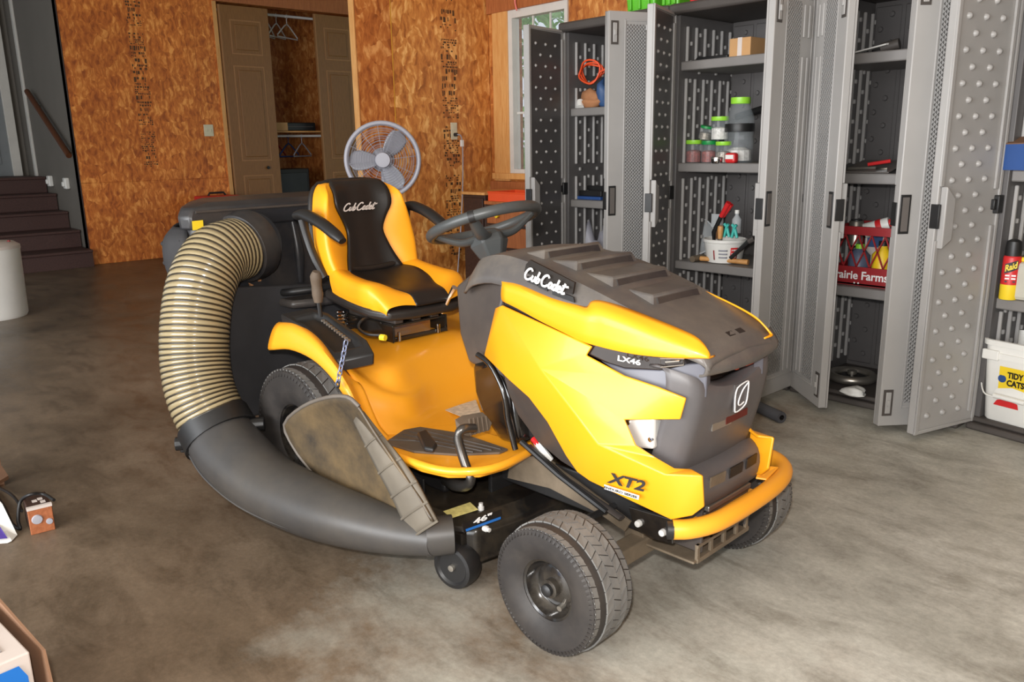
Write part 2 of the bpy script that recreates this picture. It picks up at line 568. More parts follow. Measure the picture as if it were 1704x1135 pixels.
def copy_tree(o, parent=None):
    c = o.copy()
    COL.objects.link(c)
    c.parent = parent
    for ch in list(o.children):
        copy_tree(ch, c)
    return c

_fontmesh = {}
def text_mesh(txt, bold=0.0, shear=0.0, depth=0.0):
    key = (txt, bold, shear, depth)
    if key in _fontmesh:
        return _fontmesh[key]
    cu = bpy.data.curves.new('t', 'FONT')
    cu.body = txt
    cu.offset = bold
    cu.shear = shear
    cu.extrude = depth
    cu.resolution_u = 3
    ob = bpy.data.objects.new('t', cu)
    COL.objects.link(ob)
    dg = bpy.context.evaluated_depsgraph_get()
    me = bpy.data.meshes.new_from_object(ob.evaluated_get(dg))
    vs = [v.co.copy() for v in me.vertices]
    fs = [tuple(p.vertices) for p in me.polygons]
    bpy.data.objects.remove(ob)
    bpy.data.curves.remove(cu)
    bpy.data.meshes.remove(me)
    _fontmesh[key] = (vs, fs)
    return vs, fs

def put_flat(verts2, faces, name, o, ex, ey, lift, m, parent, depth=0.0012):
    """2-D outline (unit box) laid on the plane o + u*ex + v*ey, lifted off the surface"""
    o, ex, ey = V(o), V(ex), V(ey)
    n = ex.cross(ey).normalized()
    xs = [v[0] for v in verts2]
    ys = [v[1] for v in verts2]
    x0, x1, y0, y1 = min(xs), max(xs), min(ys), max(ys)
    vs = [o + ex * ((v[0] - x0) / (x1 - x0)) + ey * ((v[1] - y0) / (y1 - y0)) + n * lift for v in verts2]
    return MB().add(vs, faces).build(name, m, parent, smooth=0, solid=depth, offset=1, recalc=False)

def lettering(name, txt, p0, p1, top, m, parent, bold=0.0, shear=0.0, lift=0.002):
    """letters from baseline start p0 to baseline end p1; top = a point above p0 at cap height"""
    vs, fs = text_mesh(txt, bold, shear)
    return put_flat([(v.x, v.y) for v in vs], fs, name, p0, V(p1) - V(p0), V(top) - V(p0), lift, m, parent)

def stroke_verts(strokes, w):
    """flat ribbons along poly-lines (for script lettering)"""
    vs, fs = [], []
    for st in strokes:
        pts = crs([V(p[0], p[1], 0) for p in st], None, 5)[0]
        k = len(vs)
        for i, p in enumerate(pts):
            t = pts[min(i + 1, len(pts) - 1)] - pts[max(i - 1, 0)]
            t = t.normalized() if t.length > 0 else V(1, 0, 0)
            q = V(-t.y, t.x, 0) * w
            vs += [(p.x - q.x, p.y - q.y), (p.x + q.x, p.y + q.y)]
        for i in range(len(pts) - 1):
            fs.append((k + 2 * i, k + 2 * i + 2, k + 2 * i + 3, k + 2 * i + 1))
    return vs, fs

SCRIPT = {   # slanted brush-script strokes, x advance in the first item
    'C': (0.78, [[(0.72, 0.82), (0.55, 1.0), (0.25, 0.85), (0.05, 0.4), (0.15, 0.03), (0.45, 0.0), (0.72, 0.2)]]),
    'u': (0.46, [[(0.08, 0.5), (0.0, 0.12), (0.12, 0.0), (0.3, 0.15), (0.38, 0.5)], [(0.38, 0.5), (0.34, 0.1), (0.46, 0.04)]]),
    'b': (0.44, [[(0.22, 1.0), (0.04, 0.1), (0.16, 0.0), (0.32, 0.16), (0.3, 0.42), (0.14, 0.36)], [(0.3, 0.4), (0.44, 0.38)]]),
    'a': (0.46, [[(0.36, 0.44), (0.18, 0.5), (0.02, 0.2), (0.12, 0.0), (0.3, 0.18), (0.38, 0.5)], [(0.38, 0.5), (0.34, 0.08), (0.46, 0.04)]]),
    'd': (0.48, [[(0.34, 0.42), (0.16, 0.48), (0.02, 0.2), (0.12, 0.0), (0.3, 0.18), (0.5, 1.0)], [(0.36, 0.4), (0.34, 0.08), (0.48, 0.04)]]),
    'e': (0.40, [[(0.04, 0.24), (0.28, 0.3), (0.28, 0.48), (0.14, 0.48), (0.02, 0.2), (0.14, 0.0), (0.4, 0.1)]]),
    't': (0.42, [[(0.26, 0.9), (0.08, 0.12), (0.18, 0.0), (0.4, 0.12)], [(0.02, 0.62), (0.62, 0.72)]]),
    ' ': (0.12, []),
}
def script_lettering(name, txt, p0, p1, top, m, parent, w=0.055, lift=0.002):
    st = []
    x = 0
    for ch in txt:
        adv, ss = SCRIPT[ch]
        for s_ in ss:
            st.append([(x + p[0] + 0.18 * p[1], p[1]) for p in s_])
        x += adv
    vs, fs = stroke_verts(st, w)
    o, ex, ey = V(p0), V(p1) - V(p0), V(top) - V(p0)
    n = ex.cross(ey).normalized()
    pts = [o + ex * (v[0] / (x + 0.1)) + ey * v[1] + n * lift for v in vs]
    b = MB().add(pts, fs)
    return b.build(name, m, parent, smooth=0, solid=0.0012, offset=1, recalc=False)

def decal(name, pts, m, parent, lift=0.0015, depth=0.0012, flip=False, out=None):
    """thin sticker on the polygon pts (ordered counter-clockwise seen from outside)"""
    p = [V(q) for q in pts]
    n = (p[1] - p[0]).cross(p[2] - p[1]).normalized()
    if flip:
        n = -n
    if out is not None and n.dot(V(out)) < 0:
        n = -n
    return MB().prism([q + n * lift for q in p], n * depth).build(name, m, parent, smooth=0)
M['headlight'] = mat('smoked_headlight', (44, 38, 36), 0.12, var=0.08, coat=0.6)
M['dark_red_inner'] = mat('dark_red_plastic_inside', (92, 26, 18), 0.5)  # plain dark red plastic, no emission
M['wheelgrey'] = mat('dark_grey_wheel_plastic', (66, 68, 68), 0.4, var=0.08, dust=(96, 92, 84), dust_amt=0.3)
M['mat'] = mat('dusty_rubber_mat', (92, 78, 64), 0.75, var=0.18, scale=14)
M['armsteel'] = mat('dark_steel_rod', (92, 88, 84), 0.3, metal=0.8, var=0.2)
M['chainblue'] = mat('zinc_chain', (150, 160, 190), 0.3, metal=0.7, var=0.1)
M['seat_shell'] = mat('black_seat_shell', (36, 32, 30), 0.4, var=0.15, dust=(80, 72, 62), dust_amt=0.25)
M['clip'] = mat('dry_grass_clippings', (96, 82, 58), 0.95, var=0.5, scale=60)
M['label'] = mat('printed_warning_label', (206, 190, 168), 0.5, var=0.25, scale=60)
M['sticker'] = mat('printed_yellow_sticker', (222, 208, 130), 0.5, var=0.2, scale=60)
M['screws'] = mat('loose_steel_screws', (150, 140, 126), 0.45, metal=0.4, var=0.5, scale=90)
M['screws_red'] = mat('screws_and_red_wire_caps', (140, 62, 52), 0.5, var=0.6, scale=80)
M['screws_w'] = mat('white_small_parts', (214, 210, 204), 0.5, var=0.25, scale=60)
M['slate'] = mat('slate_blue_plastic', (84, 94, 116), 0.45, var=0.08)
M['alu'] = mat('cast_aluminium', (206, 203, 198), 0.45, metal=0.2, var=0.06)
M['tray_card'] = mat('brown_tray_cardboard', (142, 106, 80), 0.85, var=0.06)
M['print_grey'] = mat('grey_print', (120, 112, 108), 0.6, var=0.05)
M['flap_edge'] = mat('worn_rubber_edge', (104, 96, 88), 0.6, var=0.1)
M['cab_shelf'] = mat('grey_resin_shelf', (128, 124, 121), 0.45, var=0.05)
M['cab_door_inner'] = mat('dark_door_inner', (82, 79, 78), 0.36, var=0.05)

# ================================================================== setting
XA, XB, YW = -7.55, -3.06, 0.75
ZC = 3.25
floor = MB().box((-12, -9, -0.15), (5.2, 4.2, 0)).build('floor', M['concrete'], None, smooth=0)
tag(floor, 'stained bare concrete garage floor', kind='structure')
ceil = MB().box((-12, -8, ZC), (5.2, 4.2, ZC + 0.1)).build('ceiling', M['ceiling'], None, smooth=0)
tag(ceil, 'painted garage ceiling out of frame', kind='structure')

# far wall with the closet
b = MB()
CY0, CY1, CZ = 0.58, 2.42, 2.80
b.box((XA - 0.14, -1.06, 0), (XA - 0.012, CY0, ZC)).box((XA - 0.14, CY0, CZ), (XA - 0.012, CY1, ZC)).box((XA - 0.14, CY1, 0), (XA - 0.012, 3.4, ZC))
wall_back = tag(b.build('wall_back', M['osb_left'], None, smooth=0), 'far wall clad in orange oriented strand board', kind='structure')
SEAM = 0.86
def sheet(y0, y1, z0, z1, x, m, parent, t=0.011):
    return MB().box((x - t, y0 + 0.0015, z0 + 0.0015), (x, y1 - 0.0015, z1 - 0.0015)).build('osb_sheet', m, parent, smooth=0, bevel=0.0015, seg=1)
for y0, y1, z0, z1 in ((-1.06, CY0, 0.0, SEAM), (-1.06, 0.30, SEAM, ZC), (0.30, CY0, SEAM, ZC), (CY1, 3.4, 0, ZC)):
    sheet(y0, y1, z0, z1, XA, M['osb_left'], wall_back)
MB().box((XA - 0.01, CY0 - 0.02, CZ), (XA + 0.02, CY1 + 0.02, ZC)).build('header_board', M['pine_dark'], wall_back, smooth=0, bevel=0.002)
for yy in (CY0, CY1):
    MB().box((XA - 0.01, yy - 0.045, 0), (XA + 0.018, yy + 0.0, CZ)).build('jamb', M['pine'], wall_back, smooth=0, bevel=0.002)
def stamp(x, y0, y1, z0, z1, n, parent, seed):
    """rows of faded mill print on a strand board sheet, too worn to read"""
    rnd = random.Random(seed)
    mb = MB()
    z = z1
    for k in range(n):
        h = (z1 - z0) / n
        zt = z1 - k * h
        if rnd.random() < 0.14:
            continue
        rows = rnd.choice((1, 2, 3))
        for r in range(rows):
            yy = y0 + rnd.random() * 0.01
            while yy < y1 - 0.012:
                w = rnd.uniform(0.006, 0.024)
                if rnd.random() < 0.62:
                    hh = h * rnd.uniform(0.35, 0.8) / rows
                    zz = zt - (r + 0.1) * h / rows
                    mb.box((x, yy, zz - hh), (x + 0.0006, min(yy + w, y1), zz))
                yy += w + rnd.uniform(0.004, 0.012)
    return mb.build('printed_stamp', M['ink'], parent, smooth=0)
stamp(XA, -0.40, -0.24, 0.94, 3.1, 34, wall_back, 3)
# closet interior
b = MB().box((XA - 0.78, CY0 - 0.3, 0), (XA - 0.72, CY1 + 0.3, ZC)).box((XA - 0.72, CY0 - 0.3, 0), (XA - 0.14, CY0 - 0.24, ZC)).box((XA - 0.72, CY1 + 0.24, 0), (XA - 0.14, CY1 + 0.3, ZC))
tag(b.build('wall_closet', M['osb_closet'], None, smooth=0), 'strand board lining inside the closet', kind='structure')

# stair-well wall (grey) and the far door
b = MB().box((-9.75, -1.06, 0), (XA - 0.012, -0.96, ZC))
wall_st = tag(b.build('wall_stairs', M['grey_wall'], None, smooth=0), 'grey painted wall beside the stairs', kind='structure')
b = MB().box((-9.85, -4.0, 0), (-9.75, -0.96, ZC))
tag(b.build('wall_landing', M['grey_wall'], None, smooth=0), 'grey painted wall behind the stair landing', kind='structure')
dr = MB().box((-9.75, -2.05, 0.91), (-9.70, -1.24, 3.1)).build('door_1', M['door_paint'], None, smooth=0, bevel=0.003)
tag(dr, 'grey blue door at the top of the stairs', kind='structure')
for z0, z1 in ((1.05, 1.75), (1.9, 2.95)):
    for y0, y1 in ((-1.95, -1.70), (-1.60, -1.34)):
        MB().box((-9.702, y0, z0), (-9.690, y1, z1)).build('panel', M['door_paint'], dr, smooth=0, bevel=0.005)
tr = MB().box((-9.75, -1.24, 0.91), (-9.66, -1.14, 3.1)).build('trim_1', M['white_paint'], None, smooth=0, bevel=0.004)
tag(tr, 'pale door casing beside the stair wall', kind='structure')
tr = MB().box((-9.35, -1.085, 0.91), (-9.27, -1.06, 3.1)).build('trim_2', M['white_paint'], None, smooth=0, bevel=0.004)
tag(tr, 'pale upright trim strip on the grey stair wall', kind='structure')
tr = MB().box((XA - 0.012, -1.068, 0), (XA + 0.004, -1.058, ZC)).build('trim_3', M['dark_wood'], None, smooth=0, bevel=0.002)
tag(tr, 'dark corner strip where the grey wall meets the strand board', kind='structure')

# partition wall on the right of the closet
YE = (-3.06, -0.423, 1.554)[1]
b = MB().box((XB - 0.05, YE + 0.002, 0), (XB - 0.012, YW + 0.1, ZC))
wall_p = tag(b.build('wall_partition', M['osb_red'], None, smooth=0), 'strand board partition behind the fan', kind='structure')
YS = (-3.06, -0.134, 1.563)[1]
sheet(YE, YS, 0, ZC, XB, M['osb_red'], wall_p)
sheet(YS, YW, 0, ZC, XB + 0.001, M['osb'], wall_p)
MB().box((XB - 0.010, YS - 0.004, 0), (XB + 0.002, YS + 0.003, ZC)).build('sheet_edge', M['osb_edge'], wall_p, smooth=0)
MB().box((XB - 0.055, YE - 0.012, 0), (XB + 0.004, YE, ZC)).build('end_board', M['pine'], wall_p, smooth=0, bevel=0.003)
stamp(XB + 0.001, (-3.06, 0.284, 1.575)[1], (-3.06, 0.436, 1.579)[1], 0.35, 2.6, 44, wall_p, 11)

# window wall behind the cabinets
WX0, WX1 = (-2.838, 0.75, 1.358)[0], (-2.219, 0.75, 2.089)[0]
WZ0, WZ1 = (-2.794, 0.75, 0.966)[2], (-2.489, 0.75, 2.131)[2]
b = MB()
b.box((XB - 0.1, YW + 0.012, 0), (WX0, YW + 0.14, ZC)).box((WX1, YW + 0.012, 0), (5.2, YW + 0.14, ZC))
b.box((WX0, YW + 0.012, 0), (WX1, YW + 0.14, WZ0)).box((WX0, YW + 0.012, WZ1), (WX1, YW + 0.14, ZC))
wall_r = tag(b.build('wall_right', M['osb_xz'], None, smooth=0), 'strand board wall behind the row of cabinets', kind='structure')
def sheet_y(x0, x1, z0, z1):
    return MB().box((x0 + 0.0015, YW, z0 + 0.0015), (x1 - 0.0015, YW + 0.011, z1 - 0.0015)).build('osb_sheet', M['osb_xz'], wall_r, smooth=0)
x = WX1
while x < 4.0:
    sheet_y(x, min(x + 1.22, 5.2), 0, ZC)
    x += 1.22
sheet_y(XB, WX0, 0, ZC)
sheet_y(WX0, WX1, 0, WZ0)
sheet_y(WX0, WX1, WZ1, ZC)
c0 = (-2.996, 0.73, 1.363)[0]
tag(MB().box((c0, YW - 0.022, WZ0 - 0.06), (WX0 + 0.012, YW, WZ1 + 0.02)).build('trim_4', M['pine'], None, smooth=0, bevel=0.003), 'light pine casing board left of the window', kind='structure')
tag(MB().box((XB + 0.01, YW - 0.03, WZ1 - 0.0), (WX1 + 0.03, YW, WZ1 + 0.14)).build('trim_5', M['pine_dark'], None, smooth=0, bevel=0.003), 'reddish header board above the window', kind='structure')
tag(MB().box((c0, YW - 0.05, WZ0 - 0.045), (WX1 + 0.03, YW, WZ0)).build('trim_6', M['pine'], None, smooth=0, bevel=0.003), 'pine sill board under the window', kind='structure')
tag(MB().box((XB + 0.01, YW - 0.028, WZ0 - 0.15), (WX1 + 0.05, YW, WZ0 - 0.062)).build('trim_7', M['pine_dark'], None, smooth=0, bevel=0.003), 'dark red board below the window sill', kind='structure')
b = MB()
fw = 0.055
b.box((WX0, YW - 0.012, WZ0), (WX0 + fw, YW + 0.06, WZ1)).box((WX1 - 0.03, YW - 0.012, WZ0), (WX1, YW + 0.06, WZ1))
b.box((WX0 + fw, YW - 0.011, WZ1 - fw), (WX1 - 0.03, YW + 0.06, WZ1)).box((WX0 + fw, YW - 0.011, WZ0), (WX1 - 0.03, YW + 0.06, WZ0 + 0.03))
win = tag(b.build('window_1', M['white_paint'], None, smooth=0), 'white framed window onto greenery', kind='structure')
for k in (1, 2):
    xx = WX0 + fw + (WX1 - 0.03 - WX0 - fw) * k / 3
    MB().box((xx - 0.006, YW + 0.03, WZ0 + 0.03), (xx + 0.006, YW + 0.042, WZ1 - fw)).build('muntin', M['white_paint'], win, smooth=0)
zz = (WZ0 + WZ1) / 2 - 0.14
MB().box((WX0 + fw, YW + 0.03, zz - 0.008), (WX1 - 0.03, YW + 0.042, zz + 0.008)).build('meeting_rail', M['white_paint'], win, smooth=0)
MB().box((WX0 + fw, YW + 0.034, WZ0 + 0.03), (WX1 - 0.03, YW + 0.037, WZ1 - fw)).build('pane', glass_mat('window_glass', (255, 255, 255), 0.0, 0.06), win, smooth=0)
tag(MB().box((5.1, -8, 0), (5.2, 0.9, ZC)).build('wall_near', M['ceiling'], None, smooth=0), 'painted garage wall out of frame', kind='structure')

# outside the window
tag(MB().box((-9, 1.0, -0.4), (6, 14, -0.3)).build('lawn', M['lawn'], None, smooth=0), 'sunlit lawn outside the window', 'lawn', kind='stuff')
hb = MB()
rnd = random.Random(4)
for k in range(5200):
    cx, cy, cz = rnd.uniform(-13, -3), 6.0 + rnd.gauss(0, 0.5), rnd.uniform(0.5, 5)
    a, e, s_ = rnd.uniform(0, 6.28), rnd.uniform(-1, 1), rnd.uniform(0.10, 0.26)
    d1 = V(math.cos(a), math.sin(a), e).normalized() * s_
    d2 = V(-math.sin(a), math.cos(a), rnd.uniform(-1, 1)).normalized() * s_ * 0.6
    c_ = V(cx, cy, cz)
    hb.add([c_ - d1, c_ - d2 * 0.7, c_ + d1, c_ + d2 * 0.7], [(0, 1, 2, 3)])
tag(hb.build('hedge_foliage', M['leaf'], None, smooth=0, recalc=False), 'tall green foliage outside the window', 'foliage', kind='stuff')

# ================================================================== cabinets
CW, CD, CH = 0.745, 0.50, 1.84
_door_cache = {}
def door_mesh(side, dk=1.0):
    """closed door occupies x 0..w (side +1, hinge at x=0) or 0..-w ; outer face towards -y"""
    w, z0, z1, t = 0.362, 0.03, 1.80, 0.032
    out = MB()
    out.box((0, -t, z0), (w, 0, z1))
    frame = MB()      # raised stiles on the outer face and ridge on the inner face
    # outer: sunk border lines around the panel
    dim = MB()
    k = 0
    z = z0 + 0.07
    while z < z1 - 0.05:
        xs = (0.105, 0.20, 0.295) if k % 2 == 0 else (0.15, 0.25)
        for x in xs:
            dim.lathe([(0.0135 * dk, 0.0), (0.011 * dk, 0.006), (0.006 * dk, 0.011), (0.0, 0.012)], 8, (x, 0, z), (0, 1, 0), cap=False)
        z += 0.0575
        k += 1
    ridge = MB()
    for a, b_ in ((z0 + 0.05, 0.84), (0.98, z1 - 0.05)):
        ridge.box((0.028, 0, a), (0.044, 0.010, b_))
    ridge.box((w - 0.018, 0, z0), (w, 0.008, 0.80)).box((w - 0.018, 0, 1.0), (w, 0.008, z1)).box((0, 0, z0), (0.014, 0.008, z1))
    ridge.box((0, 0, z0), (w, 0.006, z0 + 0.014)).box((0, 0, z1 - 0.014), (w, 0.006, z1))
    # outer panel: mesh field + two long ribs
    mesh_ = MB().box((0.158, -t - 0.003, z0 + 0.10), (0.264, -t, z1 - 0.06))
    ribs = MB()
    for x in (0.088, 0.128):
        ribs.box((x - 0.008, -t - 0.007, z0 + 0.10), (x + 0.008, -t, 1.52)).box((x - 0.008, -t - 0.007, 1.60), (x + 0.008, -t, z1 - 0.07))
    ribs.box((0.055, -t - 0.004, z0 + 0.075), (0.275, -t, z0 + 0.083)).box((0.055, -t - 0.004, z1 - 0.045), (0.275, -t, z1 - 0.037))
    ribs.box((0.052, -t - 0.004, z0 + 0.075), (0.060, -t, z1 - 0.037)).box((0.268, -t - 0.004, z0 + 0.075), (0.276, -t, z1 - 0.037))
    pull = MB().box((w - 0.048, -t - 0.004, 0.815), (w - 0.006, -t + 0.0, 0.965))
    pull_in = MB().box((w - 0.040, -t - 0.006, 0.825), (w - 0.014, -t - 0.002, 0.955))
    lats = []
    for zz in (z0 + 0.10, z1 - 0.10):
        lats.append(MB().box((w - 0.052, -t - 0.003, zz - 0.055), (w - 0.012, -t, zz + 0.055)))
        lats.append(MB().box((w - 0.043, -t - 0.007, zz - 0.045), (w - 0.021, -t - 0.002, zz + 0.045)).box((w - 0.039, -t - 0.013, zz - 0.012), (w - 0.025, -t - 0.006, zz + 0.012)))
    hin = MB()     # wedge shaped housing of the pull on the inner face
    hin.prism([(w - 0.065, 0, 0.80), (w - 0.012, 0, 0.77), (w - 0.012, 0, 1.00), (w - 0.065, 0, 0.955)], (0, 0.028, 0))
    catch = MB().box((w - 0.008, -0.024, 0.845), (w + 0.003, 0.012, 0.935))
    parts = [out, dim, ridge, mesh_, ribs, pull, pull_in, hin, catch] + lats
    if side < 0:
        for p in parts:
            p.v = [(-x, y, z) for x, y, z in p.v]
            p.f = [tuple(reversed(f)) for f in p.f]
    return parts

def make_door(parent, side, hx, ang, dark_inner=False):
    out, dim, ridge, mesh_, ribs, pull, pull_in, hin, catch, l1, l2, l3, l4 = door_mesh(side, 0.75 if dark_inner else 1.0)
    d = out.build('door', M['cab'], parent, smooth=30, bevel=0.004)
    dim.build('dimples', M['cab_dimple'], d, smooth=60, recalc=False)['kind'] = 'stuff'
    if dark_inner:  # darker sheet on the inner face; the nearest cabinet goes without
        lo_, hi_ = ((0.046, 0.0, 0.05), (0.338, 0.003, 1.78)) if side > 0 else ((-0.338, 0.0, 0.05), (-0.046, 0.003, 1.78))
        MB().box(lo_, hi_).build('inner_panel', M['cab_door_inner'], d, smooth=0)['label'] = 'darker sheet on the inner face of the door'
    ridge.build('inner_ridge', M['cab'], d, smooth=30, bevel=0.0015, seg=1)
    mesh_.build('embossed_panel', M['cab_mesh'], d, smooth=0)
    ribs.build('outer_rib', M['cab'], d, smooth=30, bevel=0.0025)
    p = pull.build('handle', M['black'], d, smooth=30, bevel=0.002)
    p['label'] = 'black recessed handle'
    pull_in.build('handle_plate', M['cab_dark'], d, smooth=0)
    for a_, b_ in ((l1, l2), (l3, l4)):
        a_.build('latch_recess', M['cab_roof'], d, smooth=0)
        b_.build('latch', M['cab'], d, smooth=30, bevel=0.002)
    hin.build('handle_housing', M['cab'], d, smooth=30, bevel=0.004)
    catch.build('catch', M['black'], d, smooth=30, bevel=0.002)
    d.location = (hx, -0.004, 0)
    d.rotation_euler = (0, 0, -ang if side > 0 else ang)
    return d

M['cab_dimple'] = M['cab']
def make_cabinet(label, x0, y0, rz, shelves, angL, angR, dark_inner=True):
    c = thing('storage_cabinet', label, 'cabinet', (x0, y0, 0), rz, 'row of resin storage cabinets')
    t = 0.03
    MB().box((-0.006, -0.035, 0), (CW + 0.006, CD, 0.028)).box((0, -0.012, 0.028), (CW, CD, 0.05)).build('base', M['cab_roof'], c, smooth=30, bevel=0.008)
    MB().box((-0.012, -0.045, CH - 0.05), (CW + 0.012, CD + 0.01, CH)).build('roof', M['cab_roof'], c, smooth=30, bevel=0.012)
    for sx in (0, 1):
        x = 0 if sx == 0 else CW - t
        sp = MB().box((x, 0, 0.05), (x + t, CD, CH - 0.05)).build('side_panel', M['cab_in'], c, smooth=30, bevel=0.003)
        ribs, nubs = MB(), MB()
        xi = t if sx == 0 else CW - t
        dx = 0.014 if sx == 0 else -0.014
        k = 0
        y = 0.05
        while y < CD - 0.03:
            for z0, z1 in ((0.10, 0.49), (0.56, 0.99), (1.06, 1.49), (1.56, 1.74)):
                ribs.box((min(xi, xi + dx), y, z0), (max(xi, xi + dx), y + 0.014, z1))
            z = 0.12 + (0.045 if k % 2 else 0)
            while z < CH - 0.1:
                nubs.box((min(xi, xi + dx * 0.8), y + 0.034, z), (max(xi, xi + dx * 0.8), y + 0.050, z + 0.02))
                z += 0.09
            y += 0.075
            k += 1
        ribs.build('wall_rib', M['cab'], sp, smooth=0, bevel=0.003, seg=1)
        nubs.build('wall_nub', M['cab'], sp, smooth=0, bevel=0.003, seg=1)['kind'] = 'stuff'
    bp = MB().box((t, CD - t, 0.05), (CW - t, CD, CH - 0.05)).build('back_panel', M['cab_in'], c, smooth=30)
    seams, nubs = MB(), MB()
    n = 5
    pw = (CW - 2 * t) / n
    for k in range(n):
        xa = t + k * pw
        seams.box((xa + 0.006, CD - t - 0.010, 0.07), (xa + pw - 0.012, CD - t, 0.50)).box((xa + 0.006, CD - t - 0.010, 0.53), (xa + pw - 0.012, CD - t, 1.00)).box((xa + 0.006, CD - t - 0.010, 1.03), (xa + pw - 0.012, CD - t, CH - 0.07))
        z = 0.12
        q = 0
        while z < CH - 0.1:
            xx = xa + (0.035 if q % 2 else 0.085)
            nubs.lathe([(0.014, 0.0), (0.011, 0.010), (0.0, 0.012)], 8, (xx, CD - t - 0.010, z), (0, -1, 0), cap=False)
            z += 0.062
            q += 1
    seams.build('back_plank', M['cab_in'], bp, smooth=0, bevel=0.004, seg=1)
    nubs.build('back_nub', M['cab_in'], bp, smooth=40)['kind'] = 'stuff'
    for zs in shelves:
        MB().box((t, 0.015, zs - 0.045), (CW - t, CD - t, zs)).build('shelf', M['cab_shelf'], c, smooth=30, bevel=0.006)
    if angL is not None:
        MB().box((-0.012, -0.034, 0.885), (0.022, 0.004, 0.955)).box((-0.004, -0.05, 0.90), (0.014, -0.03, 0.94)).build('hinge_clip', M['black'], c, smooth=30, bevel=0.004)
        make_door(c, 1, 0.004, math.radians(angL), dark_inner)
    if angR is not None:
        make_door(c, -1, CW - 0.004, math.radians(angR))
    return c

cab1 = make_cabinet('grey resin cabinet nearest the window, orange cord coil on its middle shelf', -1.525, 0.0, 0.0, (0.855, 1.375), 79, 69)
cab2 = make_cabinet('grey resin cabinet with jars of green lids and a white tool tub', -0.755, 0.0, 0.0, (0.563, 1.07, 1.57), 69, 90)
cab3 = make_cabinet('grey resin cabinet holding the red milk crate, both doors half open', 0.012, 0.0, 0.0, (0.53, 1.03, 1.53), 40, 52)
cab4 = make_cabinet('grey resin cabinet at the right edge with a white pail on its floor', 0.79, 0.04, -0.16, (0.55, 1.05, 1.55), 96, None, False)

# ================================================================== riding mower (local frame: x forward, y left, z up, origin under the rear axle)
mw = thing('riding_mower', 'yellow and black riding lawn mower with grass bagger hose, parked on the concrete', 'mower', (-0.504, -1.938, 0), 0.0484)

def P(name, mb, m, parent=None, **k):
    return mb.build(name, M[m] if isinstance(m, str) else m, parent or mw, **k)

HC = -0.02     # the hood is a little off the wheel centre line
def both(name, mb, m, parent=None, c=0.0, **k):
    a = P(name, mb, m, parent, **k)
    b_ = P(name, mb.mirrored(c), m, parent, **k)
    return a, b_

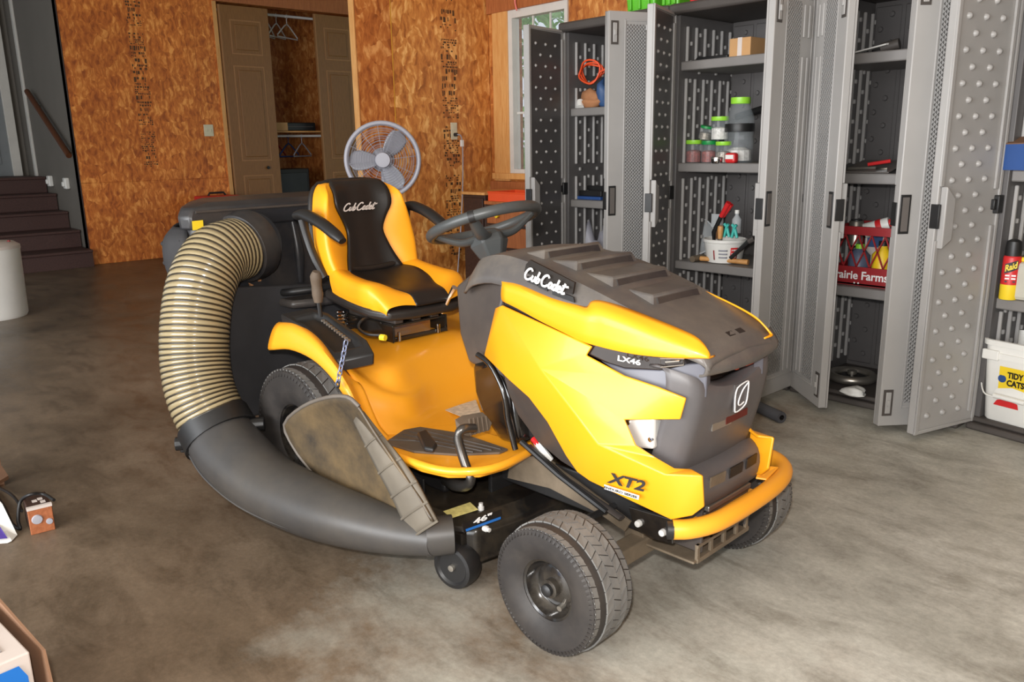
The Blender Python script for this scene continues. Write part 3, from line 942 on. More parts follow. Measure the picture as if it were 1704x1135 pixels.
# ---------------- wheels
def make_wheel(name, x, y, R, w, rim, side, steer, lugs):
    """wheel lying along local y; outer face towards side*y"""
    h = w / 2
    prof = [(rim, -h * 0.80), (rim + 0.012, -h * 0.92), ((R + rim) / 2, -h * 1.04), (R * 0.93, -h * 0.98), (R - 0.010, -h * 0.78), (R - 0.004, -h * 0.4), (R - 0.003, 0),
            (R - 0.004, h * 0.4), (R - 0.010, h * 0.78), (R * 0.93, h * 0.98), ((R + rim) / 2, h * 1.04), (rim + 0.012, h * 0.92), (rim, h * 0.80)]
    t = MB().lathe(prof, 56, (0, 0, 0), (0, 1, 0), cap=False)
    wl = P(name, t, 'tyre', smooth=50)
    wl.location = (x, y, R)
    wl.rotation_euler = (0, 0, steer)
    tr = MB()
    for k in range(lugs):
        a0 = 2 * PI * k / lugs
        da = 2 * PI / lugs
        for r, (yc, hw, off) in enumerate(((-0.72, 0.22, 0.0), (-0.30, 0.17, 0.45), (0.06, 0.17, 0.0), (0.40, 0.15, 0.45), (0.74, 0.20, 0.0))):
            a = a0 + off * da
            s_ = 0.45 * da
            sk = 0.22 * da * (1 if r % 2 else -1)
            rr = R - (0.0045 if abs(yc) < 0.6 else 0.012)
            q = []
            for (aa, yy) in ((a - s_ - sk, (yc - hw) * h), (a + s_ - sk, (yc - hw) * h), (a + s_ + sk, (yc + hw) * h), (a - s_ + sk, (yc + hw) * h)):
                q.append((aa, yy))
            lo = [V(math.cos(aa) * (rr - 0.002), yy, math.sin(aa) * (rr - 0.002)) for aa, yy in q]
            top = 0.0032
            hi = [V(math.cos(aa) * (rr + top), yy * 0.995, math.sin(aa) * (rr + top)) for aa, yy in q]
            tr.add(lo + hi, [(4, 5, 6, 7), (0, 1, 5, 4), (1, 2, 6, 5), (2, 3, 7, 6), (3, 0, 4, 7)])
    o = P('tread', tr, 'tread', wl, smooth=0)
    shb = MB()
    for k in range(lugs * 2):
        a = PI * k / lugs
        s_ = 0.30 * PI / lugs
        for sg in (-1, 1):
            q3 = ((a - s_, R - 0.010, 0.90), (a + s_, R - 0.010, 0.90), (a + s_ * 0.7, R * 0.86, 1.0), (a - s_ * 0.7, R * 0.86, 1.0))
            lo = [V(math.cos(aa) * r_, sg * y_ * h, math.sin(aa) * r_) for aa, r_, y_ in q3]
            hi = [V(math.cos(aa) * (r_ + 0.002), sg * (y_ * h + 0.003), math.sin(aa) * (r_ + 0.002)) for aa, r_, y_ in q3]
            shb.add(lo + hi, [(4, 5, 6, 7), (0, 1, 5, 4), (1, 2, 6, 5), (2, 3, 7, 6), (3, 0, 4, 7)])
    P('shoulder_ribs', shb, 'tyre', wl, smooth=0)['kind'] = 'stuff'
    o['kind'] = 'stuff'
    s = side
    r = MB().lathe([(rim + 0.006, s * h * 0.86), (rim + 0.004, s * h * 0.80), (rim - 0.006, s * h * 0.74), (rim - 0.012, s * h * 0.45), (rim * 0.72, s * h * 0.36), (rim * 0.52, s * h * 0.46), (rim * 0.30, s * h * 0.48), (rim * 0.30, s * h * 0.70), (rim * 0.16, s * h * 0.74), (0, s * h * 0.74)], 40, (0, 0, 0), (0, 1, 0), cap=False)
    P('rim', r, 'rim', wl, smooth=40)
    P('rim_back', MB().lathe([(rim + 0.004, -s * h * 0.8), (rim * 0.5, -s * h * 0.5), (0, -s * h * 0.5)], 30, (0, 0, 0), (0, 1, 0), cap=False), 'rim', wl, smooth=40)
    P('hub_cap', MB().lathe([(rim * 0.20, s * h * 0.70), (rim * 0.20, s * h * 0.86), (rim * 0.13, s * h * 0.92), (0, s * h * 0.92)], 20, (0, 0, 0), (0, 1, 0), cap=False), 'black', wl, smooth=40)
    a = -0.95 if s < 0 else 0.9
    P('valve', MB().tube([(rim * 0.62 * math.cos(a), s * h * 0.40, rim * 0.62 * math.sin(a)), (rim * 0.66 * math.cos(a), s * h * 0.66, rim * 0.66 * math.sin(a))], 0.007, 10), 'steel', wl, smooth=40)
    return wl
FX = 1.195
make_wheel('front_wheel', 1.158, -0.388, 0.162, 0.144, 0.076, -1, math.radians(1), 38)
make_wheel('front_wheel', 1.18, 0.345, 0.164, 0.150, 0.072, 1, math.radians(2), 38)
make_wheel('rear_wheel', 0.0, -0.335, 0.243, 0.19, 0.112, -1, 0, 36)
make_wheel('rear_wheel', 0.0, 0.335, 0.243, 0.19, 0.112, 1, 0, 36)

# ---------------- frame, axle, engine and other dark mass inside
P('frame', MB().box((-0.30, -0.17, 0.22), (0.22, 0.17, 0.47)).box((0.3, -0.155, 0.22), (1.30, -0.145, 0.325)).box((0.3, 0.145, 0.22), (1.30, 0.155, 0.325)), 'black', smooth=0, bevel=0.004)
P('rear_axle', MB().tube([(0, -0.33, 0.25), (0, 0.33, 0.25)], 0.04, 14), 'black')
P('engine', MB().box((0.80, -0.15, 0.36), (1.25, 0.15, 0.74)).box((0.70, -0.12, 0.55), (0.9, 0.12, 0.80)), 'black', smooth=0, bevel=0.02)
P('front_axle', MB().prism([(FX - 0.025, -0.36, 0.155), (FX + 0.025, -0.36, 0.155), (FX + 0.025, -0.36, 0.20), (FX - 0.025, -0.36, 0.20)], (0, 0.72, 0)), 'tan_steel', smooth=0, bevel=0.004)
for s in (-1, 1):
    P('spindle', MB().tube([(FX - 0.01, s * 0.345, 0.13), (FX - 0.01, s * 0.345, 0.26)], 0.022, 14).tube([(FX - 0.01, s * 0.345, 0.15), (FX, s * 0.39, 0.18)], 0.015, 10), 'black', smooth=40)
P('tie_rod', MB().tube([(FX - 0.09, -0.33, 0.255), (FX - 0.06, -0.12, 0.27), (FX - 0.06, 0.12, 0.27), (FX - 0.09, 0.33, 0.255)], 0.009, 8).tube([(FX - 0.01, -0.345, 0.255), (FX - 0.09, -0.33, 0.255)], 0.013, 8), 'black', smooth=40)
P('ball_joint', MB().lathe([(0, -0.016), (0.014, -0.008), (0.016, 0.004), (0.008, 0.016), (0.007, 0.03), (0, 0.03)], 14, (FX - 0.09, -0.33, 0.265), (0, 0, 1), cap=False), 'steel', smooth=50)
# dusty frame rail seen under the hood
rail = [(0.755, -0.16, 0.299), (0.874, -0.16, 0.338), (1.005, -0.16, 0.301), (1.185, -0.16, 0.243), (1.167, -0.16, 0.21), (1.088, -0.16, 0.231), (0.907, -0.16, 0.251), (0.741, -0.16, 0.233)]
P('frame_rail', MB().prism(rail, (0, 0.012, 0)), 'tan_steel', smooth=0)
P('lift_rod', MB().tube([(0.83, -0.19, 0.376), (0.968, -0.19, 0.317), (1.14, -0.2, 0.269)], 0.008, 8), 'black', smooth=40)
P('lift_rod', MB().tube([(0.848, -0.18, 0.365), (0.991, -0.18, 0.304), (1.18, -0.19, 0.262)], 0.012, 8, flat=0.5), 'dashgrey', smooth=40)
P('wire_harness', MB().tube([(0.849, -0.15, 0.369), (0.886, -0.16, 0.352), (0.901, -0.15, 0.328)], 0.011, 8), 'white', smooth=40)
P('fuel_hose', MB().tube([(0.838, -0.15, 0.375), (0.87, -0.155, 0.36)], 0.010, 8), 'red', smooth=40)
P('engine_cover', MB().prism([(1.201, -0.222, 0.544), (1.292, -0.222, 0.562), (1.292, -0.222, 0.483), (1.234, -0.222, 0.472)], (0, 0.1, 0)), 'alu', smooth=0, bevel=0.006)
for q in ((1.285, -0.224, 0.507), (1.22, -0.224, 0.533)):
    P('cover_bolt', MB().lathe([(0, -0.004), (0.006, -0.003), (0.006, 0.004)], 10, q, (0, 1, 0), cap=False), 'chrome', smooth=40)

# ---------------- hood
XS = (0.60, 0.66, 0.75, 0.85, 0.95, 1.05, 1.15, 1.25, 1.33, 1.375, 1.392)
ZT = (0.835, 0.872, 0.890, 0.880, 0.864, 0.840, 0.810, 0.776, 0.745, 0.722, 0.695)
def hood_z(x):
    for i in range(len(XS) - 1):
        if XS[i] <= x <= XS[i + 1]:
            t = (x - XS[i]) / (XS[i + 1] - XS[i])
            return ZT[i] * (1 - t) + ZT[i + 1] * t
    return ZT[-1]
rows = []
YW_ = (0.12, 0.145, 0.155, 0.160, 0.165, 0.168, 0.166, 0.160, 0.150, 0.140, 0.125)
YS_ = (0.165, 0.19, 0.20, 0.205, 0.208, 0.205, 0.192, 0.178, 0.165, 0.155, 0.145)
ZD_ = (0.07, 0.075, 0.075, 0.075, 0.075, 0.06, 0.05, 0.045, 0.04, 0.03, 0.02)
for x, z, yw, ys, zd in zip(XS, ZT, YW_, YS_, ZD_):
    rows.append([(x, HC * 0.7 + y_, z_) for y_, z_ in ((-ys, z - zd), (-(yw + ys) / 2, z - zd * 0.45), (-yw, z - 0.006), (-yw * 0.5, z), (0, z + 0.001), (yw * 0.5, z), (yw, z - 0.006), ((yw + ys) / 2, z - zd * 0.45), (ys, z - zd))])
P('hood_top', MB().patch(rows, 2, 3, lin_u=True), 'hoodgrey', smooth=32, solid=0.008, offset=0)
# front lip of the hood
lip = []
for dx, dz, kk in ((0.0, 0.0, 1.0), (0.010, -0.018, 1.0), (0.004, -0.036, 0.99), (-0.02, -0.042, 0.96)):
    lip.append([(1.392 + dx - 0.55 * y * y, y * kk, 0.698 + dz + 0.15 * y * y) for y in (-0.165, -0.125, -0.06, 0, 0.06, 0.125, 0.165)])
lip.insert(0, [(1.378 - 0.55 * y * y, y, 0.716 + 0.10 * y * y) for y in (-0.165, -0.125, -0.06, 0, 0.06, 0.125, 0.165)])
P('hood_lip', MB().patch(lip, 3, 3), 'hoodgrey', smooth=40, solid=0.006, offset=0)
for ya, yb in ((-0.035, -0.008), (0.008, 0.035)):
    xx = 1.362
    P('lip_slot', MB().prism([(xx - 0.007, ya, hood_z(xx - 0.007) + 0.004), (xx + 0.007, ya, hood_z(xx + 0.007) + 0.004), (xx + 0.007, yb, hood_z(xx + 0.007) + 0.004), (xx - 0.007, yb, hood_z(xx - 0.007) + 0.004)], (0, 0, 0.003)), 'black', smooth=0)
# four stepped louvres on the hood
for xf, xr, yh in ((0.865, 0.785, 0.118), (0.98, 0.885, 0.12), (1.095, 1.00, 0.118), (1.205, 1.115, 0.10)):
    zr, zf = hood_z(xr) + 0.004, hood_z(xf) + 0.027
    zb = hood_z(xf) - 0.006
    lv = MB()
    lv.add([(xr, -yh, zr), (xr, yh, zr), (xf - 0.012, yh * 0.97, zf), (xf - 0.012, -yh * 0.97, zf), (xf, -yh, zb), (xf, yh, zb), (xr, -yh - 0.012, zr - 0.014), (xr, yh + 0.012, zr - 0.014), (xf, yh + 0.014, zb), (xf, -yh - 0.014, zb)],
           [(0, 3, 2, 1), (3, 4, 5, 2), (0, 6, 9, 3), (3, 9, 4), (1, 2, 8, 7), (2, 5, 8)])
    lo = P('hood_louvre', lv, 'hoodgrey', smooth=25, bevel=0.005)
    P('louvre_riser', MB().prism([(xf + 0.0015, -yh * 0.9, zb + 0.003), (xf + 0.0015, yh * 0.9, zb + 0.003), (xf - 0.0085, yh * 0.88, zf - 0.008), (xf - 0.0085, -yh * 0.88, zf - 0.008)], (0.0015, 0, 0.0005)), 'bag', lo, smooth=0)  # darker sheet over the front riser of the louvre
# side name plates and the vents below them
plate = [(0.875, -0.197, 0.875), (0.883, -0.19, 0.886), (1.036, -0.193, 0.844), (1.041, -0.207, 0.817), (0.876, -0.205, 0.857)]
pl = P('name_plate', MB().prism([V(p) + V(0, -0.012, 0.002) for p in plate], (0, 0.006, 0)), 'decal_k', smooth=0)
script_lettering('plate_lettering', 'Cub Cadet', V((0.884, -0.207, 0.844)) + V(0, -0.016, 0), V((1.028, -0.21, 0.816)) + V(0, -0.016, 0), V((0.88, -0.198, 0.872)) + V(0, -0.016, 0.0), M['decal_w'], pl, w=0.085, lift=0.003)
for (a0, b0) in (((880, 458), (902, 468)), ((905, 471), (918, 477)), ((921, 480), (958, 500))):
    pass
vents = [[(0.887, -0.212, 0.848), (0.922, -0.212, 0.841), (0.926, -0.216, 0.828), (0.89, -0.216, 0.835)],
         [(0.927, -0.212, 0.838), (0.957, -0.212, 0.831), (0.961, -0.216, 0.818), (0.93, -0.216, 0.825)],
         [(0.974, -0.212, 0.825), (1.043, -0.212, 0.812), (1.05, -0.216, 0.8), (0.977, -0.216, 0.812)]]
for v_ in vents:
    P('side_vent', MB().prism([V(p) + V(0, -0.006, 0) for p in v_], (0, 0.004, 0)), 'black', smooth=0)
# yellow cheeks running along the hood edge
top = [(0.777, -0.205, 0.825), (0.852, -0.208, 0.822), (0.96, -0.21, 0.803), (1.047, -0.212, 0.794), (1.08, -0.21, 0.791), (1.085, -0.198, 0.806), (1.114, -0.188, 0.808), (1.188, -0.18, 0.794), (1.252, -0.172, 0.779), (1.306, -0.164, 0.765), (1.349, -0.156, 0.751), (1.373, -0.154, 0.735), (1.39, -0.157, 0.717)]
mid = [(0.803, -0.226, 0.817), (0.871, -0.228, 0.814), (0.974, -0.23, 0.795), (1.059, -0.231, 0.784), (1.097, -0.231, 0.78), (1.121, -0.226, 0.787), (1.154, -0.222, 0.785), (1.218, -0.214, 0.771), (1.272, -0.204, 0.756), (1.322, -0.192, 0.742), (1.358, -0.178, 0.73), (1.379, -0.168, 0.722), (1.393, -0.16, 0.713)]
bot = [(0.802, -0.224, 0.775), (0.86, -0.226, 0.763), (0.943, -0.229, 0.742), (1.026, -0.231, 0.724), (1.084, -0.231, 0.711), (1.127, -0.228, 0.707), (1.172, -0.225, 0.704), (1.228, -0.218, 0.702), (1.279, -0.208, 0.703), (1.323, -0.196, 0.705), (1.358, -0.182, 0.707), (1.378, -0.17, 0.708), (1.393, -0.161, 0.709)]
und = [(p[0] - 0.004, p[1] + 0.03, p[2] - 0.002) for p in bot]
m2_ = [tuple((V(a) * 0.5 + V(b_) * 0.5) + V(0, -0.004, 0)) for a, b_ in zip(mid, bot)]
both('hood_cheek', MB().patch([top, mid, m2_, bot, und], 3, 3), 'yellow', c=HC, smooth=38, solid=0.004, offset=0)
P('cheek_sticker', MB().prism([V(p) + V(0, -0.004, 0.006) for p in ((1.075, -0.22, 0.778), (1.093, -0.21, 0.786), (1.123, -0.208, 0.781), (1.114, -0.222, 0.773))], (0, -0.001, 0.001)), 'decal_w', smooth=0)

# yellow side panels
sv = dict(a=(0.794, -0.215, 0.76), a2=(0.745, -0.192, 0.743), b=(1.119, -0.236, 0.704), c=(1.105, -0.24, 0.681), d=(1.218, -0.238, 0.651), e=(1.301, -0.224, 0.638), f=(1.362, -0.2, 0.618), g=(1.35, -0.202, 0.566), h=(1.228, -0.248, 0.548),
          r=(0.708, -0.205, 0.604), k1=(0.768, -0.218, 0.696), k2=(0.973, -0.262, 0.629), k3=(1.109, -0.284, 0.545), k4=(1.183, -0.288, 0.488), k5=(1.334, -0.236, 0.439), k6=(1.414, -0.203, 0.448),
          s1=(0.84, -0.24, 0.567), s2=(0.926, -0.254, 0.54), s3=(1, -0.264, 0.493), s4=(1.066, -0.268, 0.421), s5=(1.102, -0.268, 0.389), s6=(1.14, -0.266, 0.376), s7=(1.249, -0.246, 0.351), s8=(1.346, -0.22, 0.325), s9=(1.388, -0.2, 0.342), s10=(1.412, -0.188, 0.369),
          i=(1.265, -0.252, 0.496), j1=(1.309, -0.228, 0.467), j2=(1.345, -0.212, 0.447), j3=(1.377, -0.19, 0.446))
ks = list(sv)
ix = {k: i for i, k in enumerate(ks)}
fc = ['a2 a k1', 'a b k2', 'a k2 k1', 'b c k2', 'c d k2', 'd h k2', 'k2 h k3', 'd e h', 'e g h', 'e f g', 'h i k3', 'k3 i k4', 'k4 i j1', 'k4 j1 k5', 'k5 j1 j2', 'k5 j2 j3', 'k5 j3 k6', 'a2 k1 r', 'k1 k2 s1', 'r k1 s1', 'k2 s2 s1', 'k2 k3 s3', 'k2 s3 s2', 'k3 k4 s4', 'k3 s4 s3', 'k4 s5 s4', 'k4 k5 s7', 'k4 s7 s6', 'k4 s6 s5', 'k5 k6 s8', 'k5 s8 s7', 'k6 s9 s8', 'k6 s10 s9']
smb = MB().add([sv[k] for k in ks], [tuple(ix[q] for q in f_.split()) for f_ in fc])
sp_r, sp_l = both('hood_side_panel', smb, 'yellow', c=HC * 2, smooth=24, solid=0.008, offset=0, bevel=0.006)
lettering('model_lettering', 'XT2', V((1.199, -0.263, 0.392)) + V(0.0, -0.012, 0), V((1.293, -0.243, 0.39)) + V(0, -0.012, 0), V((1.203, -0.262, 0.419)) + V(0, -0.012, 0), M['decal_k'], sp_r, bold=0.03, shear=0.15)
sg = decal('series_plate', [V(p) + V(0, -0.010, 0) for p in ((1.191, -0.262, 0.384), (1.282, -0.246, 0.378), (1.28, -0.246, 0.367), (1.191, -0.262, 0.373))], M['decal_w'], sp_r, 0.004, 0.001, flip=True)
lettering('series_lettering', 'ENDURO SERIES', V((1.195, -0.262, 0.377)) + V(0, -0.017, 0), V((1.279, -0.246, 0.371)) + V(0, -0.017, 0), V((1.195, -0.262, 0.383)) + V(0, -0.017, 0), M['decal_k'], sg, bold=0.02)
# dark band and headlight
P('hood_band', MB().prism([(0.79, -0.206, 0.771), (0.931, -0.216, 0.743), (1.113, -0.22, 0.709), (1.23, -0.21, 0.701), (1.231, -0.21, 0.683), (1.115, -0.222, 0.695), (0.933, -0.218, 0.72), (0.79, -0.206, 0.748)], (0, 0.02, 0)), 'decal_k', smooth=0)
hl = [(1.112, -0.228, 0.709), (1.171, -0.224, 0.705), (1.268, -0.208, 0.701), (1.346, -0.19, 0.707), (1.345, -0.19, 0.688), (1.293, -0.203, 0.67), (1.205, -0.222, 0.662), (1.147, -0.228, 0.669), (1.099, -0.232, 0.681)]
hmb = MB().prism(hl, (0, 0.03, 0))
hlr, hll = both('headlight', hmb, 'headlight', c=HC, smooth=20, bevel=0.003)
lettering('headlight_lettering', 'LX46', V((1.198, -0.231, 0.685)), V((1.255, -0.22, 0.681)), V((1.199, -0.231, 0.698)), M['decal_w'], hlr, bold=0.02, lift=0.011)
ln = [(1.297, -0.21, 0.701), (1.351, -0.197, 0.707), (1.35, -0.197, 0.693), (1.298, -0.21, 0.681)]
P('lamp_lens', MB().tube([V(p) + V(0.002, -0.004, 0) for p in ln], 0.0014, 6, closed=True), 'steel', hlr, smooth=40)
P('lamp_bulb_row', MB().tube([V((1.312, -0.212, 0.694)), V((1.344, -0.204, 0.701))], 0.003, 6), 'chrome', hlr, smooth=40)
gp = [(1.133, -0.222, 0.668), (1.199, -0.214, 0.66), (1.287, -0.196, 0.669), (1.34, -0.18, 0.688), (1.382, -0.15, 0.692), (1.382, -0.15, 0.611), (1.35, -0.18, 0.608), (1.288, -0.205, 0.628), (1.206, -0.222, 0.64)]
gmb = MB()
gmb.add(gp + [(p[0] - 0.01, p[1] + 0.03, p[2]) for p in gp], [(0, 1, 8), (1, 2, 7, 8), (2, 3, 6, 7), (3, 4, 5, 6)] + [(i, i + 9, (i + 1) % 9 + 9, (i + 1) % 9) for i in range(9)])
both('brow_panel', gmb, 'greypanel', c=HC, smooth=25, bevel=0.003)
# grey triangle behind the side panel
tri = [(0.8, -0.225, 0.573), (0.839, -0.232, 0.562), (0.923, -0.246, 0.534), (0.997, -0.256, 0.487), (1.063, -0.26, 0.415), (1.099, -0.26, 0.383), (1.01, -0.225, 0.377), (0.901, -0.2, 0.397), (0.817, -0.19, 0.452), (0.789, -0.2, 0.517)]
both('lower_side_panel', MB().prism(tri, (0, 0.012, 0)), 'dashgrey', c=HC, smooth=20, bevel=0.003)

# ---------------- grille and fascia
YC = (-0.203, -0.188, -0.165, -0.12, -0.06, 0, 0.06, 0.12, 0.165, 0.188, 0.203)
def fx(x0, y):
    a = abs(y)
    return x0 - 0.35 * y * y - (0.03 if a > 0.18 and a < 0.195 else 0.055 if a >= 0.195 else 0.0)
def fascia(levels):
    return [[(fx(x0, y), HC * 0.7 + y * ws * 0.96, z + zc * y * y) for y in YC] for z, x0, zc, ws in levels]
grl = fascia([(0.618, 1.335, 1.5, 1.0), (0.618, 1.372, 1.5, 1.0), (0.606, 1.382, 1.1, 1.0), (0.575, 1.379, 0.5, 1.0), (0.52, 1.366, 0.3, 1.0), (0.47, 1.352, 0.2, 1.0), (0.425, 1.338, 0.1, 1.0), (0.41, 1.330, 0, 1.0)])
gr = P('grille', MB().patch(grl, 2, 2, lin_v=False), 'facegrey', smooth=40, solid=0.006, offset=0)
low = fascia([(0.425, 1.325, 0.0, 1.0), (0.418, 1.350, 0, 1.0), (0.404, 1.372, 0, 1.0), (0.372, 1.382, 0, 1.0), (0.330, 1.372, 0, 0.97), (0.318, 1.350, 0, 0.95)])
lf = P('lower_fascia', MB().patch(low, 2, 2), 'facegrey', smooth=40, solid=0.006, offset=0)
P('grille_backing', MB().box((1.16, -0.15, 0.33), (1.335, 0.15, 0.66)), 'black', smooth=0)
for q in ((0.004, 0.02), (0.05, 0.11)):
    P('reflector_piece', MB().box((1.345, q[0], 0.640), (1.368, q[1], 0.668)), 'orange', smooth=0, bevel=0.004)
# badge
bx = fx(1.381, 0) + 0.006
bz = 0.585
bd = P('badge', MB().box((bx - 0.004, -0.032, bz - 0.038), (bx - 0.0015, 0.027, bz + 0.030)), 'facegrey', smooth=0, bevel=0.001)
bs = MB()
ring = [(-0.027, -0.020), (-0.030, 0.004), (-0.024, 0.026), (0.004, 0.033), (0.024, 0.034), (0.029, 0.026), (0.029, 0.0), (0.024, -0.024), (-0.004, -0.034), (-0.024, -0.034)]
bs.tube([(bx + 0.001 + z * 0.05, y - 0.002, bz - 0.004 + z) for y, z in ring], 0.0017, 6, closed=True, smooth=2)
bs.tube([(bx + 0.003, 0.024, bz + 0.026), (bx + 0.001, 0.004, bz + 0.012), (bx, -0.010, bz - 0.008), (bx - 0.001, -0.012, bz - 0.022), (bx - 0.001, -0.002, bz - 0.026), (bx - 0.001, 0.014, bz - 0.022)], 0.0017, 6, smooth=3)
P('badge_emblem', bs, 'decal_w', bd, smooth=40)
# slots in the grille and the lower fascia
def fslot(name, ya, yb, z0, z1, x0, m, parent, slant=0.0):
    vs = []
    for x_ in (0.002, 0.006):
        for (y, z) in ((ya, z0), (yb, z0), (yb + slant, z1), (ya + slant, z1)):
            vs.append((fx(x0, y) + x_, y, z))
    P(name, MB().add(vs, [(0, 1, 2, 3), (7, 6, 5, 4), (0, 4, 5, 1), (1, 5, 6, 2), (2, 6, 7, 3), (3, 7, 4, 0)]), m, parent, smooth=0)
fslot('grille_slot', -0.095, -0.015, 0.512, 0.530, 1.366, 'steel', gr)
fslot('grille_slot', -0.040, 0.060, 0.516, 0.534, 1.367, 'dark_red_inner', gr)
for ya, yb in ((-0.115, -0.055), (-0.035, 0.025), (0.045, 0.10)):
    fslot('fascia_vent', ya, yb, 0.379, 0.404, 1.380, 'decal_k' if ya > -0.1 else 'tan_steel', lf, 0.004)

# ---------------- front bumper, bracket and skid
bp_ = [(1.352, -0.222, 0.302), (1.380, -0.195, 0.303), (1.405, -0.14, 0.305), (1.415, -0.06, 0.308), (1.415, 0.06, 0.308), (1.408, 0.17, 0.310), (1.385, 0.25, 0.312), (1.350, 0.285, 0.318), (1.31, 0.29, 0.325)]
P('bumper', MB().tube(bp_, 0.0235, 16, smooth=3), 'bumper', smooth=50)
P('bumper_end_cap', MB().tube([(1.354, -0.2235, 0.302), (1.343, -0.233, 0.302)], 0.022, 16), 'black', smooth=40)
P('bumper_bracket', MB().box((1.34, -0.13, 0.282), (1.41, 0.13, 0.292)).prism([(1.372, 0.12, 0.325), (1.398, 0.13, 0.325), (1.39, 0.21, 0.333), (1.365, 0.16, 0.345)], (0, 0, 0.005)), 'bumper', smooth=0, bevel=0.003)
P('front_bracket', MB().box((1.30, -0.105, 0.300), (1.365, 0.105, 0.306)).box((1.355, -0.105, 0.262), (1.362, 0.105, 0.306)).box((1.25, -0.11, 0.20), (1.36, -0.10, 0.33)).box((1.25, 0.10, 0.20), (1.36, 0.11, 0.33)), 'dashgrey', smooth=0, bevel=0.002)
P('bracket_bar', MB().box((1.352, -0.10, 0.308), (1.372, 0.10, 0.322)), 'steel', smooth=0, bevel=0.003)
P('side_plate', MB().prism([(1.199, -0.19, 0.299), (1.326, -0.19, 0.307), (1.332, -0.19, 0.245), (1.28, -0.19, 0.238), (1.219, -0.19, 0.246)], (0, 0.01, 0)), 'gloss', smooth=0, bevel=0.002)
for q in ((1.234, -0.194, 0.267), (1.305, -0.194, 0.267)):
    P('plate_bolt', MB().lathe([(0, -0.007), (0.008, -0.006), (0.009, 0.0), (0.009, 0.006)], 12, q, (0, 1, 0), cap=False), 'alu', smooth=40)
sk = MB()
sk.box((1.20, -0.14, 0.180), (1.36, 0.115, 0.187))
P('skid_plate', sk.box((1.15, -0.14, 0.18), (1.21, -0.10, 0.25)), 'tan_steel', smooth=0, bevel=0.003)
sb_ = MB().box((1.352, -0.125, 0.178), (1.362, 0.12, 0.190)).box((1.352, -0.125, 0.218), (1.362, 0.12, 0.226))
for yy in (-0.12, -0.06, 0.0, 0.06, 0.11):
    sb_.box((1.353, yy - 0.006, 0.178), (1.361, yy + 0.006, 0.226))
P('skid_guard', sb_, 'tan_steel', smooth=0, bevel=0.001)

# ---------------- dash and steering
dash = [(0.541, -0.165, 0.777), (0.638, -0.15, 0.846), (0.747, -0.165, 0.876), (0.764, -0.19, 0.766), (0.696, -0.185, 0.601), (0.777, -0.185, 0.538), (0.574, -0.15, 0.548), (0.541, -0.155, 0.633)]
dm = MB()
L = [V(p) for p in dash]
R_ = [V(p[0], -p[1], p[2]) for p in dash]
n = len(L)
dm.add(L + R_, [tuple(range(n)), tuple(range(n, 2 * n))[::-1]] + [(i, (i + 1) % n, n + (i + 1) % n, n + i) for i in range(n)])
P('dash_console', dm, 'dashgrey', smooth=25, bevel=0.012, seg=3)
leg = [(0.591, -0.165, 0.554), (0.696, -0.185, 0.598), (0.768, -0.19, 0.546), (0.802, -0.195, 0.498), (0.827, -0.195, 0.359), (0.717, -0.17, 0.336), (0.621, -0.15, 0.393), (0.592, -0.15, 0.466)]
lm_ = MB()
L = [V(p) for p in leg]
R_ = [V(p[0], -p[1], p[2]) for p in leg]
n = len(L)
lm_.add(L + R_, [tuple(range(n)), tuple(range(n, 2 * n))[::-1]] + [(i, (i + 1) % n, n + (i + 1) % n, n + i) for i in range(n)])
P('dash_support', lm_, 'gloss', smooth=30, bevel=0.03, seg=4)
P('support_rod', MB().tube([(0.676, -0.205, 0.602), (0.728, -0.208, 0.585), (0.771, -0.21, 0.537), (0.791, -0.21, 0.489), (0.797, -0.208, 0.434), (0.821, -0.205, 0.355)], 0.0085, 10, smooth=3), 'gloss', smooth=40)
# steering wheel: plane tilted towards the driver
wc = V(0.495, 0, 0.945)
wn = V(-0.35, 0, 0.94).normalized()
e1 = V(0, 1, 0)
e2 = e1.cross(wn).normalized()
ring = [wc + e1 * math.cos(a) * 0.166 + e2 * math.sin(a) * 0.166 for a in [2 * PI * k / 40 for k in range(40)]]
stw = P('steering_wheel', MB().tube(ring, 0.0165, 12, closed=True, up=wn), 'wheelgrey', smooth=50)
hubc = wc - wn * 0.055
hb_ = MB()
hb_.lathe([(0.0, 0.034), (0.040, 0.030), (0.058, 0.012), (0.062, -0.010), (0.046, -0.045), (0.028, -0.07)], 6, hubc, wn, cap=False)
P('hub', hb_, 'wheelgrey', stw, smooth=30, bevel=0.006)
P('hub_cap', MB().box((-0.014, -0.014, 0), (0.014, 0.014, 0.004), Matrix.Translation(hubc + wn * 0.031) @ wn.to_track_quat('Z', 'X').to_matrix().to_4x4()), 'dashgrey', stw, smooth=0)
for a in (0.62, 2.52, 3.75, 5.6):
    q = wc + e1 * math.cos(a) * 0.156 + e2 * math.sin(a) * 0.156
    md_ = hubc + (q - hubc) * 0.55 - wn * 0.018
    P('spoke', MB().tube([hubc + (q - hubc) * 0.2, md_, q - wn * 0.004], [0.026, 0.021, 0.015], 10, smooth=4, flat=0.55, up=wn), 'wheelgrey', stw, smooth=50)
P('rim_clamp', MB().tube([wc + e1 * math.cos(a) * 0.166 + e2 * math.sin(a) * 0.166 for a in (2.45, 2.5, 2.55)], 0.0185, 12), 'black', stw, smooth=50)
P('steering_column', MB().tube([hubc - wn * 0.05, hubc - wn * 0.09 + V(0.04, 0, 0), V(0.62, 0, 0.80)], 0.03, 14), 'wheelgrey', smooth=50)

